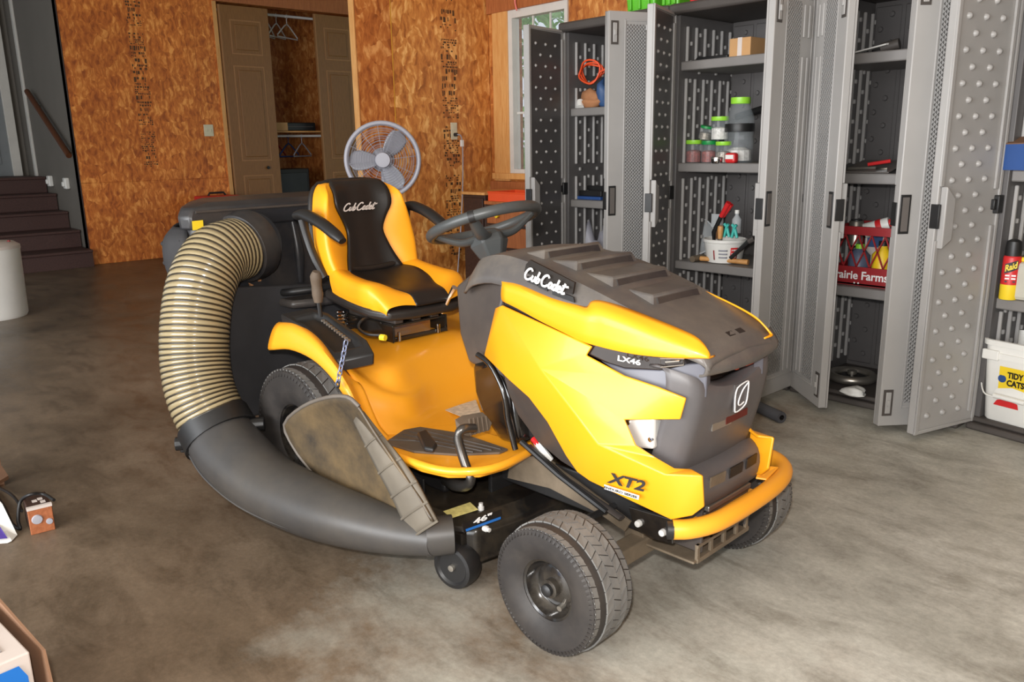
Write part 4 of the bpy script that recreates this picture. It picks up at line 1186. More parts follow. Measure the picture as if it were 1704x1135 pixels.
# ---------------- fender body
ys_ = (-0.365, -0.31, -0.24, -0.13, 0.0, 0.13, 0.24, 0.31, 0.365)
def prof(y):
    a = abs(y)
    hump = 0.0 if a < 0.18 else min(1, (a - 0.18) / 0.13)
    h0 = 0.54 - 0.035 * hump
    xf = 0.0 if a < 0.1 else (a - 0.1) * 0.35
    return [(-0.14, h0 - 0.01), (-0.06, h0 + 0.012 * hump), (0.05, h0 + 0.008 * hump), (0.17 + xf * 0.4, h0 - 0.012 * hump), (0.255 + xf, h0 - 0.028), (0.315 + xf, h0 - 0.085), (0.345 + xf, 0.42), (0.375 + xf, 0.365), (0.43 + xf, 0.343), (0.58, 0.338), (0.80, 0.336)]
crest = [(-0.092, -0.385, 0.615), (0.02, -0.385, 0.624), (0.134, -0.385, 0.598), (0.229, -0.385, 0.541), (0.315, -0.387, 0.472), (0.368, -0.39, 0.407), (0.414, -0.395, 0.363), (0.492, -0.4, 0.335)]
def on_crest(t):
    f_ = t * (len(crest) - 1)
    i_ = min(int(f_), len(crest) - 2)
    q_ = V(crest[i_]).lerp(V(crest[i_ + 1]), f_ - i_)
    return q_.x, q_.z
cols = []
for y in ys_:
    c_ = []
    for i_, (x, z) in enumerate(prof(y)):
        a = abs(y)
        if a > 0.30:
            cx_, cz_ = on_crest(i_ / 10)
            w_ = 1.0 if a > 0.36 else 0.5
            x, z = x * (1 - w_) + cx_ * w_, z * (1 - w_) + (cz_ - 0.010) * w_ - (0.03 if w_ < 1 and i_ < 5 else 0.0)
        c_.append((x, y, z))
    cols.append(c_)
P('fender_body', MB().patch(cols, 4, 4), 'yellow_f', smooth=50, solid=0.006, offset=0)
crest2 = [(-0.083, -0.42, 0.599), (0.041, -0.42, 0.616), (0.16, -0.42, 0.599), (0.258, -0.422, 0.554), (0.343, -0.424, 0.492), (0.402, -0.425, 0.42), (0.444, -0.425, 0.367), (0.523, -0.425, 0.339)]
arch = [(-0.111, -0.428, 0.533), (0.028, -0.43, 0.558), (0.162, -0.432, 0.55), (0.259, -0.432, 0.515), (0.327, -0.43, 0.466), (0.389, -0.43, 0.405), (0.438, -0.43, 0.356), (0.523, -0.43, 0.326)]
inn = [(p[0], p[1] + 0.02, p[2] - 0.006) for p in arch]
inn2 = [(p[0], p[1] + 0.03, p[2] - 0.05 if i_ < 4 else p[2]) for i_, p in enumerate(crest)]
both('fender_skirt', MB().patch([inn2, crest, crest2, arch, inn], 4, 4), 'yellow_f', smooth=50, solid=0.005, offset=0)
# footboards with rubber mats
fb = [(0.408, -0.396, 0.35), (0.561, -0.44, 0.35), (0.696, -0.441, 0.35), (0.781, -0.419, 0.35), (0.842, -0.357, 0.35), (0.856, -0.271, 0.35), (0.837, -0.155, 0.35), (0.80, -0.13, 0.35), (0.52, -0.16, 0.35), (0.42, -0.30, 0.35)]
both('footboard', MB().prism([V(p) - V(0, 0, 0.028) for p in fb], (0, 0, 0.026)), 'yellow_f', smooth=30, bevel=0.010, seg=3)
rimp = [V(p) + V(0, 0.004, -0.006) for p in fb[0:7]]
both('footboard_rim', MB().tube(rimp, 0.012, 10, smooth=3), 'yellow_f', smooth=50)
mt = [(0.503, -0.417, 0.352), (0.459, -0.314, 0.352), (0.475, -0.264, 0.352), (0.612, -0.216, 0.352), (0.801, -0.214, 0.352), (0.803, -0.249, 0.352), (0.726, -0.338, 0.352), (0.622, -0.403, 0.352)]
ma, mb_ = both('foot_mat', MB().prism([V(p) - V(0, 0, 0.004) for p in mt], (0, 0, 0.007)), 'mat', smooth=0, bevel=0.002)
for k in range(5):
    t = 0.14 + 0.18 * k
    a_ = V(mt[1]).lerp(V(mt[0]), t) if False else V(mt[0]).lerp(V(mt[2]), t)
    b_ = V(mt[6]).lerp(V(mt[4]), t) if k > 0 else V(mt[7]).lerp(V(mt[3]), 0.5)
    P('mat_rib', MB().tube([a_ + V(0, 0, 0.003), b_ + V(0, 0, 0.003)], 0.003, 6), 'dashgrey', ma, smooth=40)
P('drive_pedal', MB().prism([(0.584, -0.361, 0.375), (0.58, -0.324, 0.375), (0.691, -0.377, 0.375), (0.718, -0.412, 0.375), (0.689, -0.421, 0.375)], (0, 0, 0.015)), 'black', smooth=25, bevel=0.005)
# warning label by the dash
decal('warning_label', [V(p) + V(0, 0, 0.006) for p in ((0.321, -0.1, 0.345), (0.493, -0.115, 0.345), (0.508, -0.047, 0.345), (0.305, 0.101, 0.345))], M['label'], mw, 0.001, 0.001)
# brake pedal
bpad = [(0.733, -0.33, 0.44), (0.731, -0.3, 0.444), (0.749, -0.24, 0.443), (0.768, -0.24, 0.429), (0.777, -0.26, 0.415), (0.768, -0.33, 0.414), (0.75, -0.34, 0.42)]
bpd = P('brake_pedal', MB().prism([V(p) for p in bpad], (-0.02, 0, 0.01)), 'mat', smooth=25, bevel=0.006)
for k in range(5):
    t = (k + 0.5) / 5
    a_, b_ = V(bpad[1]).lerp(V(bpad[2]), t), V(bpad[5]).lerp(V(bpad[4]), t)
    P('pad_rib', MB().tube([a_ + V(0.003, -0.002, 0.003), b_ + V(0.003, -0.002, 0.003)], 0.0035, 6), 'mat', bpd, smooth=40)
P('pedal_arm', MB().tube([(0.782, -0.32, 0.439), (0.779, -0.36, 0.446), (0.772, -0.37, 0.423), (0.783, -0.37, 0.385), (0.805, -0.37, 0.34), (0.818, -0.37, 0.316), (0.786, -0.36, 0.287), (0.718, -0.34, 0.263), (0.641, -0.31, 0.246)], [0.012, 0.0125, 0.013, 0.013, 0.013, 0.013, 0.015, 0.018, 0.016], 12, smooth=4), 'armsteel', smooth=50)

# ---------------- console on the fender and its lift lever
cz = [V(p) for p in ((-0.076, -0.395, 0.649), (-0.046, -0.3, 0.66), (0.039, -0.285, 0.651), (0.256, -0.285, 0.592), (0.312, -0.3, 0.562), (0.259, -0.4, 0.548), (0.158, -0.4, 0.593), (0.05, -0.4, 0.631))]
cm = MB()
n = len(cz)
ctr = sum(cz, V(0, 0, 0)) / n
inn_ = [ctr + (p - ctr) * 0.72 + V(0, 0, 0.004) for p in cz]
floor_ = [ctr + (p - ctr) * 0.66 - V(0, 0, 0.012) for p in cz]
bot_ = [ctr + (p - ctr) * 0.98 - V(0, 0, 0.035) for p in cz]
cm.add(cz + inn_ + floor_ + bot_, [(i, (i + 1) % n, n + (i + 1) % n, n + i) for i in range(n)] + [(n + i, n + (i + 1) % n, 2 * n + (i + 1) % n, 2 * n + i) for i in range(n)] + [tuple(2 * n + i for i in range(n))] + [(i, 3 * n + i, 3 * n + (i + 1) % n, (i + 1) % n) for i in range(n)])
con = P('fender_console', cm, 'black', smooth=25, bevel=0.006)
P('fender_console', cm.mirrored(), 'black', smooth=25, bevel=0.006)
g0, g1 = V((0.101, -0.345, 0.643)), V((0.241, -0.345, 0.6))
for k in range(11):
    q = g0.lerp(g1, k / 10)
    P('gate_notch', MB().box(q - V(0.004, 0.003, 0.004), q + V(0.004, 0.006, 0.002)), 'steel', con, smooth=0)
P('gate_plate', MB().tube([g0 + V(0, 0.008, -0.003), g1 + V(0, 0.008, -0.003)], 0.005, 6), 'black', con, smooth=0)
lv = P('lift_lever', MB().tube([(0.067, -0.33, 0.648), (0.068, -0.335, 0.702), (0.073, -0.34, 0.761)], 0.007, 8), 'black', smooth=40)
P('lever_grip', MB().tube([(0.067, -0.335, 0.696), (0.067, -0.335, 0.721), (0.067, -0.337, 0.751), (0.073, -0.34, 0.781), (0.078, -0.34, 0.797)], [0.013, 0.018, 0.016, 0.019, 0.012], 12, smooth=3), 'mat', lv, smooth=50)
# chain holding up the chute flap
c0_, c1_ = V((0.354, -0.425, 0.633)), V((0.338, -0.455, 0.502))
chn = None
for k in range(9):
    t0, t1 = k / 9, (k + 1.25) / 9
    a_, b_ = c0_.lerp(c1_, t0), c0_.lerp(c1_, min(t1, 1.03))
    d_ = (b_ - a_)
    side = V(1, 0.2, 0.3) if k % 2 else V(0.1, 1, 0.1)
    side = (side - d_ * (side.dot(d_) / d_.length_squared)).normalized() * 0.006
    lk = MB().tube([a_ + side * 0.6, a_ + d_ * 0.2 + side, a_ + d_ * 0.8 + side, b_ + side * 0.6, b_ - side * 0.6, a_ + d_ * 0.8 - side, a_ + d_ * 0.2 - side, a_ - side * 0.6], 0.002, 6, closed=True)
    if chn is None:
        chn = P('chain_link', lk, 'chainblue', smooth=40)
    else:
        P('chain_link', lk, 'chainblue', smooth=40)
P('chain_ring', MB().tube([c1_ + V(0.008 * math.cos(a), 0, 0.008 * math.sin(a)) for a in [k * PI / 6 for k in range(12)]], 0.003, 6, closed=True), 'black', smooth=40)

# ---------------- seat
st = P('seat_pan', MB().prism([(-0.17, -0.19, 0.655), (-0.02, -0.225, 0.648), (0.14, -0.225, 0.630), (0.205, -0.19, 0.622), (0.228, -0.10, 0.620), (0.232, 0.10, 0.620), (0.205, 0.19, 0.622), (0.14, 0.225, 0.630), (-0.02, 0.225, 0.648), (-0.17, 0.19, 0.655)], (0, 0, 0.034)), 'seat_shell', smooth=30, bevel=0.012, seg=3)
def wid_c(v):      # half width of the black panel on the cushion, v 0 rear .. 1 front
    return (0.115, 0.15, 0.135, 0.10, 0.085, 0.085)[v]
CXS = (-0.115, -0.03, 0.06, 0.14, 0.205, 0.238)
CZS = (0.752, 0.730, 0.718, 0.712, 0.700, 0.668)
def cush(x, z, y, k):
    """cushion surface: raised side bolsters that fall to the pan at the edge"""
    a = abs(y)
    b_ = 0.030 * max(0, min(1, (a - 0.10) / 0.075))
    if k == 0:
        b_ *= 1.0
    if k >= 4:
        b_ *= 0.35
    return (x - (0.035 * (a / 0.2) ** 3 if k >= 4 else 0), y, z + b_)
ctr_r, side_r = [], []
for k, (x, z) in enumerate(zip(CXS, CZS)):
    w_ = wid_c(k)
    ctr_r.append([cush(x, z, y, k) for y in (-w_, -w_ * 0.5, 0, w_ * 0.5, w_)])
    we = (0.20, 0.225, 0.232, 0.228, 0.212, 0.20)[k]
    a_ = cush(x, z, w_, k)
    m1_ = cush(x, z, (w_ + we) / 2, k)
    e_ = (x - (0.02 if k >= 4 else 0), we - 0.006, z + (0.022 if k < 4 else 0.0) + (0.006 if k == 0 else 0))
    f_ = (x - (0.03 if k >= 4 else 0), we, z - 0.022)
    g_ = (x - (0.03 if k >= 4 else 0), we - 0.012, 0.672 - 0.12 * max(0, x))
    side_r.append([a_, m1_, e_, f_, g_])
P('cushion', MB().patch(ctr_r, 4, 4), 'seat_b', smooth=60, solid=0.01, offset=-1, )
both('cushion_bolster', MB().patch(side_r, 4, 4), 'seat_y', smooth=60)
BZ = (0.745, 0.79, 0.84, 0.885, 0.93, 0.975, 1.02, 1.048, 1.056)
BX = (-0.110, -0.128, -0.140, -0.150, -0.158, -0.166, -0.176, -0.188, -0.205)
BW = (0.138, 0.118, 0.098, 0.088, 0.108, 0.136, 0.136, 0.126, 0.112)
BE = (0.205, 0.215, 0.218, 0.214, 0.208, 0.198, 0.182, 0.155, 0.125)
cb, sbk = [], []
for z, x, w_, we in zip(BZ, BX, BW, BE):
    def bk(y):
        a = abs(y)
        return (x + 0.05 * max(0, min(1, (a - 0.07) / 0.11)) ** 1.2 * (1 if z < 1.03 else 0.3), y, z)
    cb.append([bk(y) for y in (-w_, -w_ * 0.5, 0, w_ * 0.5, w_)])
    p1 = bk(w_)
    p2 = bk((w_ + we) / 2)
    p3 = bk(we - 0.008)
    sbk.append([p1, p2, (p3[0] - 0.002, p3[1], z), (p3[0] - 0.03, we, z), (x - 0.045, we - 0.01, z)])
P('backrest', MB().patch(cb, 4, 3), 'seat_b', smooth=60, solid=0.01, offset=1)
both('backrest_bolster', MB().patch(sbk, 4, 3), 'seat_y', smooth=60)
shell = [[(x - 0.05 - 0.02 * (1 - (y / 0.22) ** 2), y * we / 0.2, z) for y in (-0.2, -0.12, 0, 0.12, 0.2)] for z, x, we in zip(BZ, BX, BE)]
P('seat_shell', MB().patch(shell, 3, 3), 'seat_shell', smooth=60, solid=0.012, offset=0)
P('top_piping', MB().tube([(BX[-1] - 0.02, y, 1.058 - 0.5 * max(0, abs(y) - 0.09) ** 1.2) for y in (-0.14, -0.11, -0.06, 0, 0.06, 0.11, 0.14)], 0.013, 10, smooth=3), 'seat_b', smooth=50)
P('fold_roll', MB().tube([(-0.102, y, 0.752 + 0.5 * y * y) for y in (-0.11, -0.06, 0, 0.06, 0.11)], 0.012, 10, smooth=2), 'seat_b', smooth=50)
script_lettering('seat_lettering', 'Cub Cadet', V((-0.15, -0.083, 0.959)), V((-0.15, 0.054, 0.959)), V((-0.152, -0.077, 0.984)), M['cream'], mw, w=0.085, lift=0.009)
for s in (-1, 1):
    ap = [(-0.20, s * 0.262, 0.952), (-0.15, s * 0.264, 0.957), (-0.06, s * 0.262, 0.935), (0.02, s * 0.258, 0.900), (0.055, s * 0.254, 0.880)]
    ar = P('armrest', MB().tube(ap, [0.026, 0.030, 0.029, 0.027, 0.018], 14, smooth=4, flat=0.62, up=(0, 0, 1)), 'black', smooth=50)
    P('armrest_bracket', MB().tube([(-0.185, s * 0.255, 0.94), (-0.175, s * 0.243, 0.87), (-0.15, s * 0.232, 0.80), (-0.13, s * 0.21, 0.74)], [0.018, 0.017, 0.017, 0.014], 10, smooth=3, flat=0.6), 'black', ar, smooth=50)
for o_ in [c for c in mw.children if c.name.split('.')[0] in ('seat_pan', 'cushion', 'cushion_bolster', 'backrest', 'backrest_bolster', 'seat_shell', 'top_piping', 'fold_roll', 'armrest')]:
    for o2_ in [o_] + list(o_.children):
        for v_ in o2_.data.vertices:
            v_.co.y = v_.co.y * 0.885 + 0.004
# seat bracket, spring, cable
P('seat_bracket', MB().box((0.176, -0.135, 0.545), (0.186, 0.10, 0.560)).box((0.10, -0.135, 0.545), (0.186, -0.127, 0.600)).box((0.10, 0.092, 0.545), (0.186, 0.10, 0.605)).box((-0.12, -0.13, 0.592), (0.17, 0.095, 0.60)).box((-0.12, -0.135, 0.56), (0.12, -0.125, 0.605)), 'gloss', smooth=0, bevel=0.002)
for y_ in (-0.095, -0.02, 0.06):
    P('seat_slide', MB().box((-0.10, y_ - 0.018, 0.600), (0.17, y_ + 0.018, 0.622)), 'dashgrey', smooth=0, bevel=0.004)
P('battery_cover', MB().box((0.0, -0.045, 0.602), (0.15, 0.03, 0.616)), 'tan_steel', smooth=0, bevel=0.004)
for y_ in (-0.115, 0.055):
    P('bracket_bolt', MB().tube([(0.192, y_, 0.548), (0.192, y_, 0.578)], 0.0055, 8), 'chrome', smooth=40)
sp_ = [(-0.085 + 0.018 * math.cos(a), -0.155 + 0.018 * math.sin(a), 0.572 + 0.05 * a / (8 * PI)) for a in [k * PI / 6 for k in range(48)]]
P('seat_spring', MB().tube(sp_, 0.004, 6), 'chrome', smooth=40)
P('seat_cable', MB().tube([(0.271, -0.231, 0.6), (0.217, -0.257, 0.6), (0.152, -0.245, 0.61), (0.14, -0.219, 0.63), (0.112, -0.142, 0.63)], 0.005, 8, smooth=4), 'black', smooth=40)
P('cable_plug', MB().tube([(0.283, -0.254, 0.6), (0.301, -0.249, 0.6)], 0.010, 8), 'decal_y', smooth=0)
P('seat_latch_rod', MB().tube([(0.208, 0.06, 0.617), (0.238, 0.07, 0.676), (0.267, 0.07, 0.712)], [0.006, 0.008, 0.011], 8), 'chrome', smooth=40)

# ---------------- mower deck
dk = [(0.10, -0.30), (0.18, -0.42), (0.55, -0.44), (0.74, -0.415), (0.825, -0.36), (0.85, -0.20), (0.85, 0.30), (0.74, 0.44), (0.45, 0.50), (0.12, 0.42), (0.02, 0.1)]
dkm = MB()
n = len(dk)
dkm.add([(x, y, 0.075) for x, y in dk] + [(x, y, 0.165) for x, y in dk] + [(0.42 + (x - 0.42) * 0.9, y * 0.9, 0.192) for x, y in dk], [(i, (i + 1) % n, n + (i + 1) % n, n + i) for i in range(n)] + [(n + i, n + (i + 1) % n, 2 * n + (i + 1) % n, 2 * n + i) for i in range(n)] + [tuple(2 * n + i for i in range(n))])
P('mower_deck', dkm, 'deck', smooth=25, bevel=0.012, seg=3)
P('deck_lip', MB().tube([(x, y, 0.08) for x, y in dk], 0.007, 8, closed=True), 'deck', smooth=40)
P('deck_cover', MB().box((0.42, -0.30, 0.19), (0.62, -0.08, 0.25)), 'black', smooth=25, bevel=0.012)
P('deck_hanger', MB().box((0.70, -0.20, 0.19), (0.715, -0.10, 0.26)), 'black', smooth=0, bevel=0.003)
P('deck_hanger', MB().box((0.50, -0.36, 0.19), (0.60, -0.352, 0.25)), 'black', smooth=0, bevel=0.003)
P('grass_clippings', MB().prism([(0.60, -0.05, 0.190), (0.78, -0.04, 0.190), (0.79, 0.20, 0.190), (0.60, 0.20, 0.190)], (0, 0, 0.006)), 'clip', smooth=0)
fr = 0.858
def dface(px):   # a point on the deck's front face
    return px
s46 = decal('deck_sticker', [(0.853, -0.439, 0.228), (0.853, -0.434, 0.199), (0.853, -0.297, 0.19), (0.853, -0.298, 0.219)], M['decal_k'], mw, 0.003, 0.001)
decal('sticker_stripe', [(0.857, -0.429, 0.209), (0.857, -0.427, 0.202), (0.857, -0.303, 0.193), (0.857, -0.303, 0.2)], M['decal_blue'], s46, 0.001, 0.001)
lettering('sticker_lettering', '46"', (0.857, -0.403, 0.213), (0.857, -0.338, 0.209), (0.857, -0.4, 0.228), M['decal_w'], s46, bold=0.03, lift=0.002)
decal('caution_sticker', [(0.717, -0.386, 0.196), (0.765, -0.397, 0.196), (0.779, -0.313, 0.196), (0.728, -0.296, 0.196)], M['sticker'], mw, 0.002, 0.001)
for q, ax in (((0.775, -0.298, 0.195), (0, 0, 1)), ((0.855, -0.357, 0.184), (1, 0, 0))):
    P('deck_bolt', MB().lathe([(0.0, 0.018), (0.006, 0.017), (0.0065, 0.008), (0.009, 0.006), (0.009, -0.004)], 10, q, ax, cap=False), 'alu', smooth=40)
# anti-scalp wheel
aw = P('deck_wheel', MB().lathe([(0.010, -0.024), (0.044, -0.024), (0.050, -0.030), (0.060, -0.028), (0.064, -0.016), (0.065, 0.0), (0.064, 0.016), (0.060, 0.028), (0.050, 0.030), (0.02, 0.026), (0, 0.026)], 36, (0, 0, 0), (0, 1, 0), cap=False), 'black', smooth=35)
aw.location = (0.778, -0.392, 0.0655)
aw.rotation_euler = (0, 0, math.radians(12))
P('wheel_bolt', MB().lathe([(0, -0.034), (0.009, -0.033), (0.010, -0.02), (0.010, 0.03)], 12, (0, 0, 0), (0, 1, 0), cap=False), 'steel', aw, smooth=40)
P('wheel_bracket', MB().box((0.74, -0.395, 0.10), (0.80, -0.36, 0.16)), 'deck', smooth=0, bevel=0.004)

# ---------------- grass chute, boot, hose
boot_pts = [(-0.238, -0.575, 0.252), (-0.111, -0.58, 0.194), (0.087, -0.575, 0.151), (0.306, -0.555, 0.141), (0.493, -0.525, 0.144), (0.632, -0.485, 0.145), (0.759, -0.445, 0.154)]
bt = P('discharge_boot', MB().tube(boot_pts, [0.116, 0.116, 0.108, 0.097, 0.083, 0.067, 0.050], 22, smooth=5, flat=0.92), 'boot', smooth=50)
seam = [V(p) + V(-0.02, -r_ * 0.86, -r_ * 0.42) for p, r_ in zip(boot_pts, [0.116, 0.116, 0.108, 0.097, 0.083, 0.067, 0.050])]
P('boot_seam', MB().tube(seam, 0.007, 8, smooth=5, flat=0.6), 'boot', bt, smooth=40)
P('boot_collar', MB().tube([V(boot_pts[-1]) - V(0.03, 0.015, 0), V(boot_pts[-1]) + V(0.012, 0.045, 0.0)], [0.0545, 0.053], 22), 'boot', bt, smooth=40)
hose_pts = [(-0.480, -0.315, 0.826), (-0.440, -0.425, 0.805), (-0.398, -0.505, 0.725), (-0.365, -0.555, 0.605), (-0.338, -0.582, 0.475), (-0.296, -0.590, 0.365), (-0.237, -0.575, 0.257)]
hp, _ = crs(hose_pts, None, 24)
# even spacing along the path
acc = [0.0]
for i in range(1, len(hp)):
    acc.append(acc[-1] + (hp[i] - hp[i - 1]).length)
LEN = acc[-1]
def along(s_):
    s_ = max(0, min(LEN, s_))
    for i in range(1, len(acc)):
        if acc[i] >= s_:
            t = (s_ - acc[i - 1]) / max(1e-9, acc[i] - acc[i - 1])
            return hp[i - 1].lerp(hp[i], t)
    return hp[-1]
NR = 42
pts_, rad_ = [], []
for k in range(NR * 4 + 1):
    pts_.append(along(LEN * k / (NR * 4)))
    rad_.append((0.108, 0.1125, 0.114, 0.1125)[k % 4])
hs = P('grass_hose', MB().tube(pts_, rad_, 36), 'hose', smooth=80)
hx_ = MB()
for k in range(1, NR):
    s_ = LEN * k / NR
    c_ = along(s_)
    d_ = (along(s_ + 0.01) - along(s_ - 0.01)).normalized()
    q_ = d_.to_track_quat('Z', 'Y').to_matrix()
    ring = [c_ + q_ @ V(0.1105 * math.cos(a), 0.1105 * math.sin(a), 0) for a in [2 * PI * j / 32 for j in range(32)]]
    P('hose_rib', MB().tube(ring, 0.0036, 6, closed=True), 'hose_rib', hs, smooth=60)
e_ = V(hose_pts[-1])
d_ = (V(boot_pts[1]) - V(hose_pts[-2])).normalized()
cl = P('hose_clamp', MB().tube([e_ - d_ * 0.030, e_ + d_ * 0.034], 0.124, 32).tube([e_ + d_ * 0.030, e_ + d_ * 0.040], 0.127, 32), 'black', smooth=40)
sd_ = d_.cross(V(0, 0, 1)).normalized()
for s in (-1, 1):
    cpt = e_ + d_ * 0.02 + (V(0.675, 0.733, 0) * s * 0.128 + V(0, 0, 0.03 * s))
    P('clamp_knob', MB().tube([cpt - V(0.012, 0.02, 0), cpt + V(0.012, 0.02, 0)], 0.024, 10).tube([cpt, cpt + V(0, 0, -0.03)], 0.012, 8), 'black', cl, smooth=30, bevel=0.003)
# raised deflector flap with its ribbed hinge strip
fl = [[(0.087, -0.5, 0.331), (0.225, -0.508, 0.423), (0.37, -0.512, 0.483), (0.467, -0.508, 0.504), (0.511, -0.5, 0.484)],
      [(0.121, -0.492, 0.259), (0.227, -0.482, 0.329), (0.372, -0.478, 0.393), (0.484, -0.482, 0.424), (0.567, -0.492, 0.422)],
      [(0.186, -0.488, 0.215), (0.302, -0.475, 0.273), (0.439, -0.47, 0.33), (0.552, -0.474, 0.358), (0.64, -0.488, 0.361)],
      [(0.287, -0.485, 0.164), (0.416, -0.472, 0.205), (0.551, -0.468, 0.248), (0.649, -0.47, 0.269), (0.74, -0.48, 0.274)],
      [(0.452, -0.48, 0.147), (0.559, -0.47, 0.178), (0.641, -0.468, 0.2), (0.723, -0.47, 0.217), (0.791, -0.48, 0.226)]]
dfl = P('deflector_flap', MB().patch(fl, 4, 4), 'flap', smooth=60, solid=0.006, offset=0)
P('flap_edge', MB().tube([fl[3][0], fl[2][0], fl[1][0], fl[0][0], fl[0][1], fl[0][2], fl[0][3], fl[0][4]], 0.006, 8, smooth=3), 'flap_edge', dfl, smooth=50)
sl = [((590, 700), (607, 688)), ((610, 740), (636, 722)), ((636, 790), (668, 762)), ((658, 830), (694, 800)), ((675, 864), (714, 836)), ((690, 892), (727, 866))]
sL = [(0.455, -0.478, 0.424), (0.513, -0.482, 0.364), (0.575, -0.486, 0.303), (0.631, -0.488, 0.25), (0.672, -0.488, 0.199), (0.713, -0.486, 0.158)]
sR = [(0.482, -0.466, 0.452), (0.563, -0.466, 0.407), (0.645, -0.466, 0.359), (0.709, -0.466, 0.312), (0.752, -0.466, 0.266), (0.791, -0.466, 0.224)]
stp = P('hinge_strip', MB().patch([sL, [tuple((V(a) + V(b_)) / 2 + V(0.01, -0.012, 0.006)) for a, b_ in zip(sL, sR)], sR], 3, 4), 'flap_rib', smooth=60, solid=0.014, offset=0)
for k in range(1, 6):
    P('strip_rib', MB().tube([V(sL[k]) + V(0.004, -0.010, 0.002), (V(sL[k]) + V(sR[k])) / 2 + V(0.014, -0.020, 0.008), V(sR[k]) + V(0.008, -0.006, 0.004)], 0.0035, 6, smooth=3), 'flap_rib', stp, smooth=40)

# ---------------- rear bagger
bplan = [(-0.54, -0.44), (-0.58, -0.462), (-0.70, -0.41), (-0.90, -0.30), (-0.93, 0.0), (-0.93, 0.40), (-0.54, 0.40)]
P('bagger_body', MB().prism([(x, y, 0.60) for x, y in bplan], (0, 0, 0.32)), 'bag', smooth=25, bevel=0.02, seg=3)
lidm = MB()
n = len(bplan)
ccx, ccy = -0.72, -0.02
ring_ = lambda s_, z: [(ccx + (x - ccx) * s_, ccy + (y - ccy) * s_, z) for x, y in bplan]
lidm.add(ring_(1.05, 0.900) + ring_(1.06, 0.945) + ring_(1.02, 0.975) + ring_(0.85, 0.992), [(a * n + i, a * n + (i + 1) % n, (a + 1) * n + (i + 1) % n, (a + 1) * n + i) for a in range(3) for i in range(n)] + [tuple(3 * n + i for i in range(n)), tuple(range(n))[::-1]])
ld = P('bagger_lid', lidm, 'bag', smooth=25, bevel=0.008, seg=2)
P('lid_edge', MB().tube([(-0.531, -0.44, 0.962), (-0.531, 0.41, 0.962)], 0.005, 8), 'dashgrey', ld, smooth=40)
decal('warning_sticker', [(-0.528, -0.46, 0.933), (-0.528, -0.461, 0.901), (-0.528, -0.421, 0.902), (-0.528, -0.42, 0.934)], M['decal_y'], ld, 0.004, 0.001, out=(1, 0, 0))
# bulged bag on the right end
bagm = []
for z, dx, dy in ((0.66, 0.02, 0.00), (0.70, 0.0, 0.025), (0.78, -0.01, 0.045), (0.86, 0.0, 0.04), (0.905, 0.03, 0.0)):
    bagm.append([(-0.56 - dx, -0.45 - dy * 0.4, z), (-0.62, -0.478 - dy, z), (-0.70, -0.45 - dy, z), (-0.80, -0.39 - dy, z), (-0.90, -0.32, z)])
bgs = P('grass_bag', MB().patch(bagm, 4, 4), 'bagfab', smooth=60, solid=0.01, offset=0)
for z in (0.72, 0.79, 0.86):
    P('bag_fold', MB().tube([(-0.58, -0.485, z), (-0.64, -0.518, z - 0.01), (-0.72, -0.49, z - 0.015), (-0.82, -0.42, z - 0.01)], 0.008, 8, smooth=3), 'bagfab', bgs, smooth=50)
P('bag_latch', MB().tube([(-0.62, -0.48, 0.69), (-0.63, -0.52, 0.69)], 0.01, 8), 'black', bgs, smooth=40)
# inlet collar
ic = V(-0.515, -0.265, 0.828)
icd = (V(hose_pts[1]) - V(hose_pts[0])).normalized()
col_ = P('inlet_collar', MB().lathe([(0.130, -0.03), (0.133, 0.0), (0.130, 0.02), (0.127, 0.045), (0.118, 0.05), (0.10, 0.04)], 36, ic, icd, cap=False).tube([(-0.58, -0.25, 0.828), ic], 0.130, 32), 'bag', smooth=40)
decal('collar_label', [(-0.49, -0.25, 0.866), (-0.49, -0.245, 0.812), (-0.49, -0.218, 0.82), (-0.49, -0.22, 0.872)], M['decal_w'], col_, 0.002, 0.001)
# bulges and ribs in the moulded front
for y_ in (-0.05, 0.08, 0.2):
    P('body_rib', MB().tube([(-0.545, y_, 0.90), (-0.535, y_ + 0.01, 0.78), (-0.54, y_ + 0.012, 0.66)], [0.014, 0.022, 0.012], 10, smooth=4, flat=0.7), 'bag', smooth=50)
P('mount_shelf', MB().prism([(-0.55, -0.22, 0.60), (-0.34, -0.20, 0.60), (-0.30, -0.10, 0.60), (-0.30, 0.20, 0.60), (-0.55, 0.30, 0.60)], (0, 0, 0.03)), 'bag', smooth=30, bevel=0.012)
P('mount_tube', MB().tube([(-0.50, -0.18, 0.64), (-0.36, -0.16, 0.66), (-0.34, 0.16, 0.66), (-0.5, 0.2, 0.64)], 0.014, 10, smooth=3), 'black', smooth=50)
P('rear_shield', MB().prism([(-0.42, -0.46, 0.20), (-0.42, 0.40, 0.20), (-0.42, 0.40, 0.62), (-0.42, -0.40, 0.70), (-0.42, -0.46, 0.62)], (-0.03, 0, 0)), 'bagfab', smooth=0, bevel=0.01)
rnd = random.Random(5)
for px in ((-0.53, -0.204, 0.738), (-0.53, -0.225, 0.701), (-0.52, -0.263, 0.666)):
    c_ = V(px)
    pl_ = [c_ + V(0.006, rnd.uniform(-0.024, 0.024) * math.cos(a), 0.03 * math.sin(a) * rnd.uniform(0.4, 1)) for a in [k * PI / 3 for k in range(6)]]
    P('grass_stain', MB().prism(pl_, (0.003, 0, 0)), 'leafdry', smooth=0)

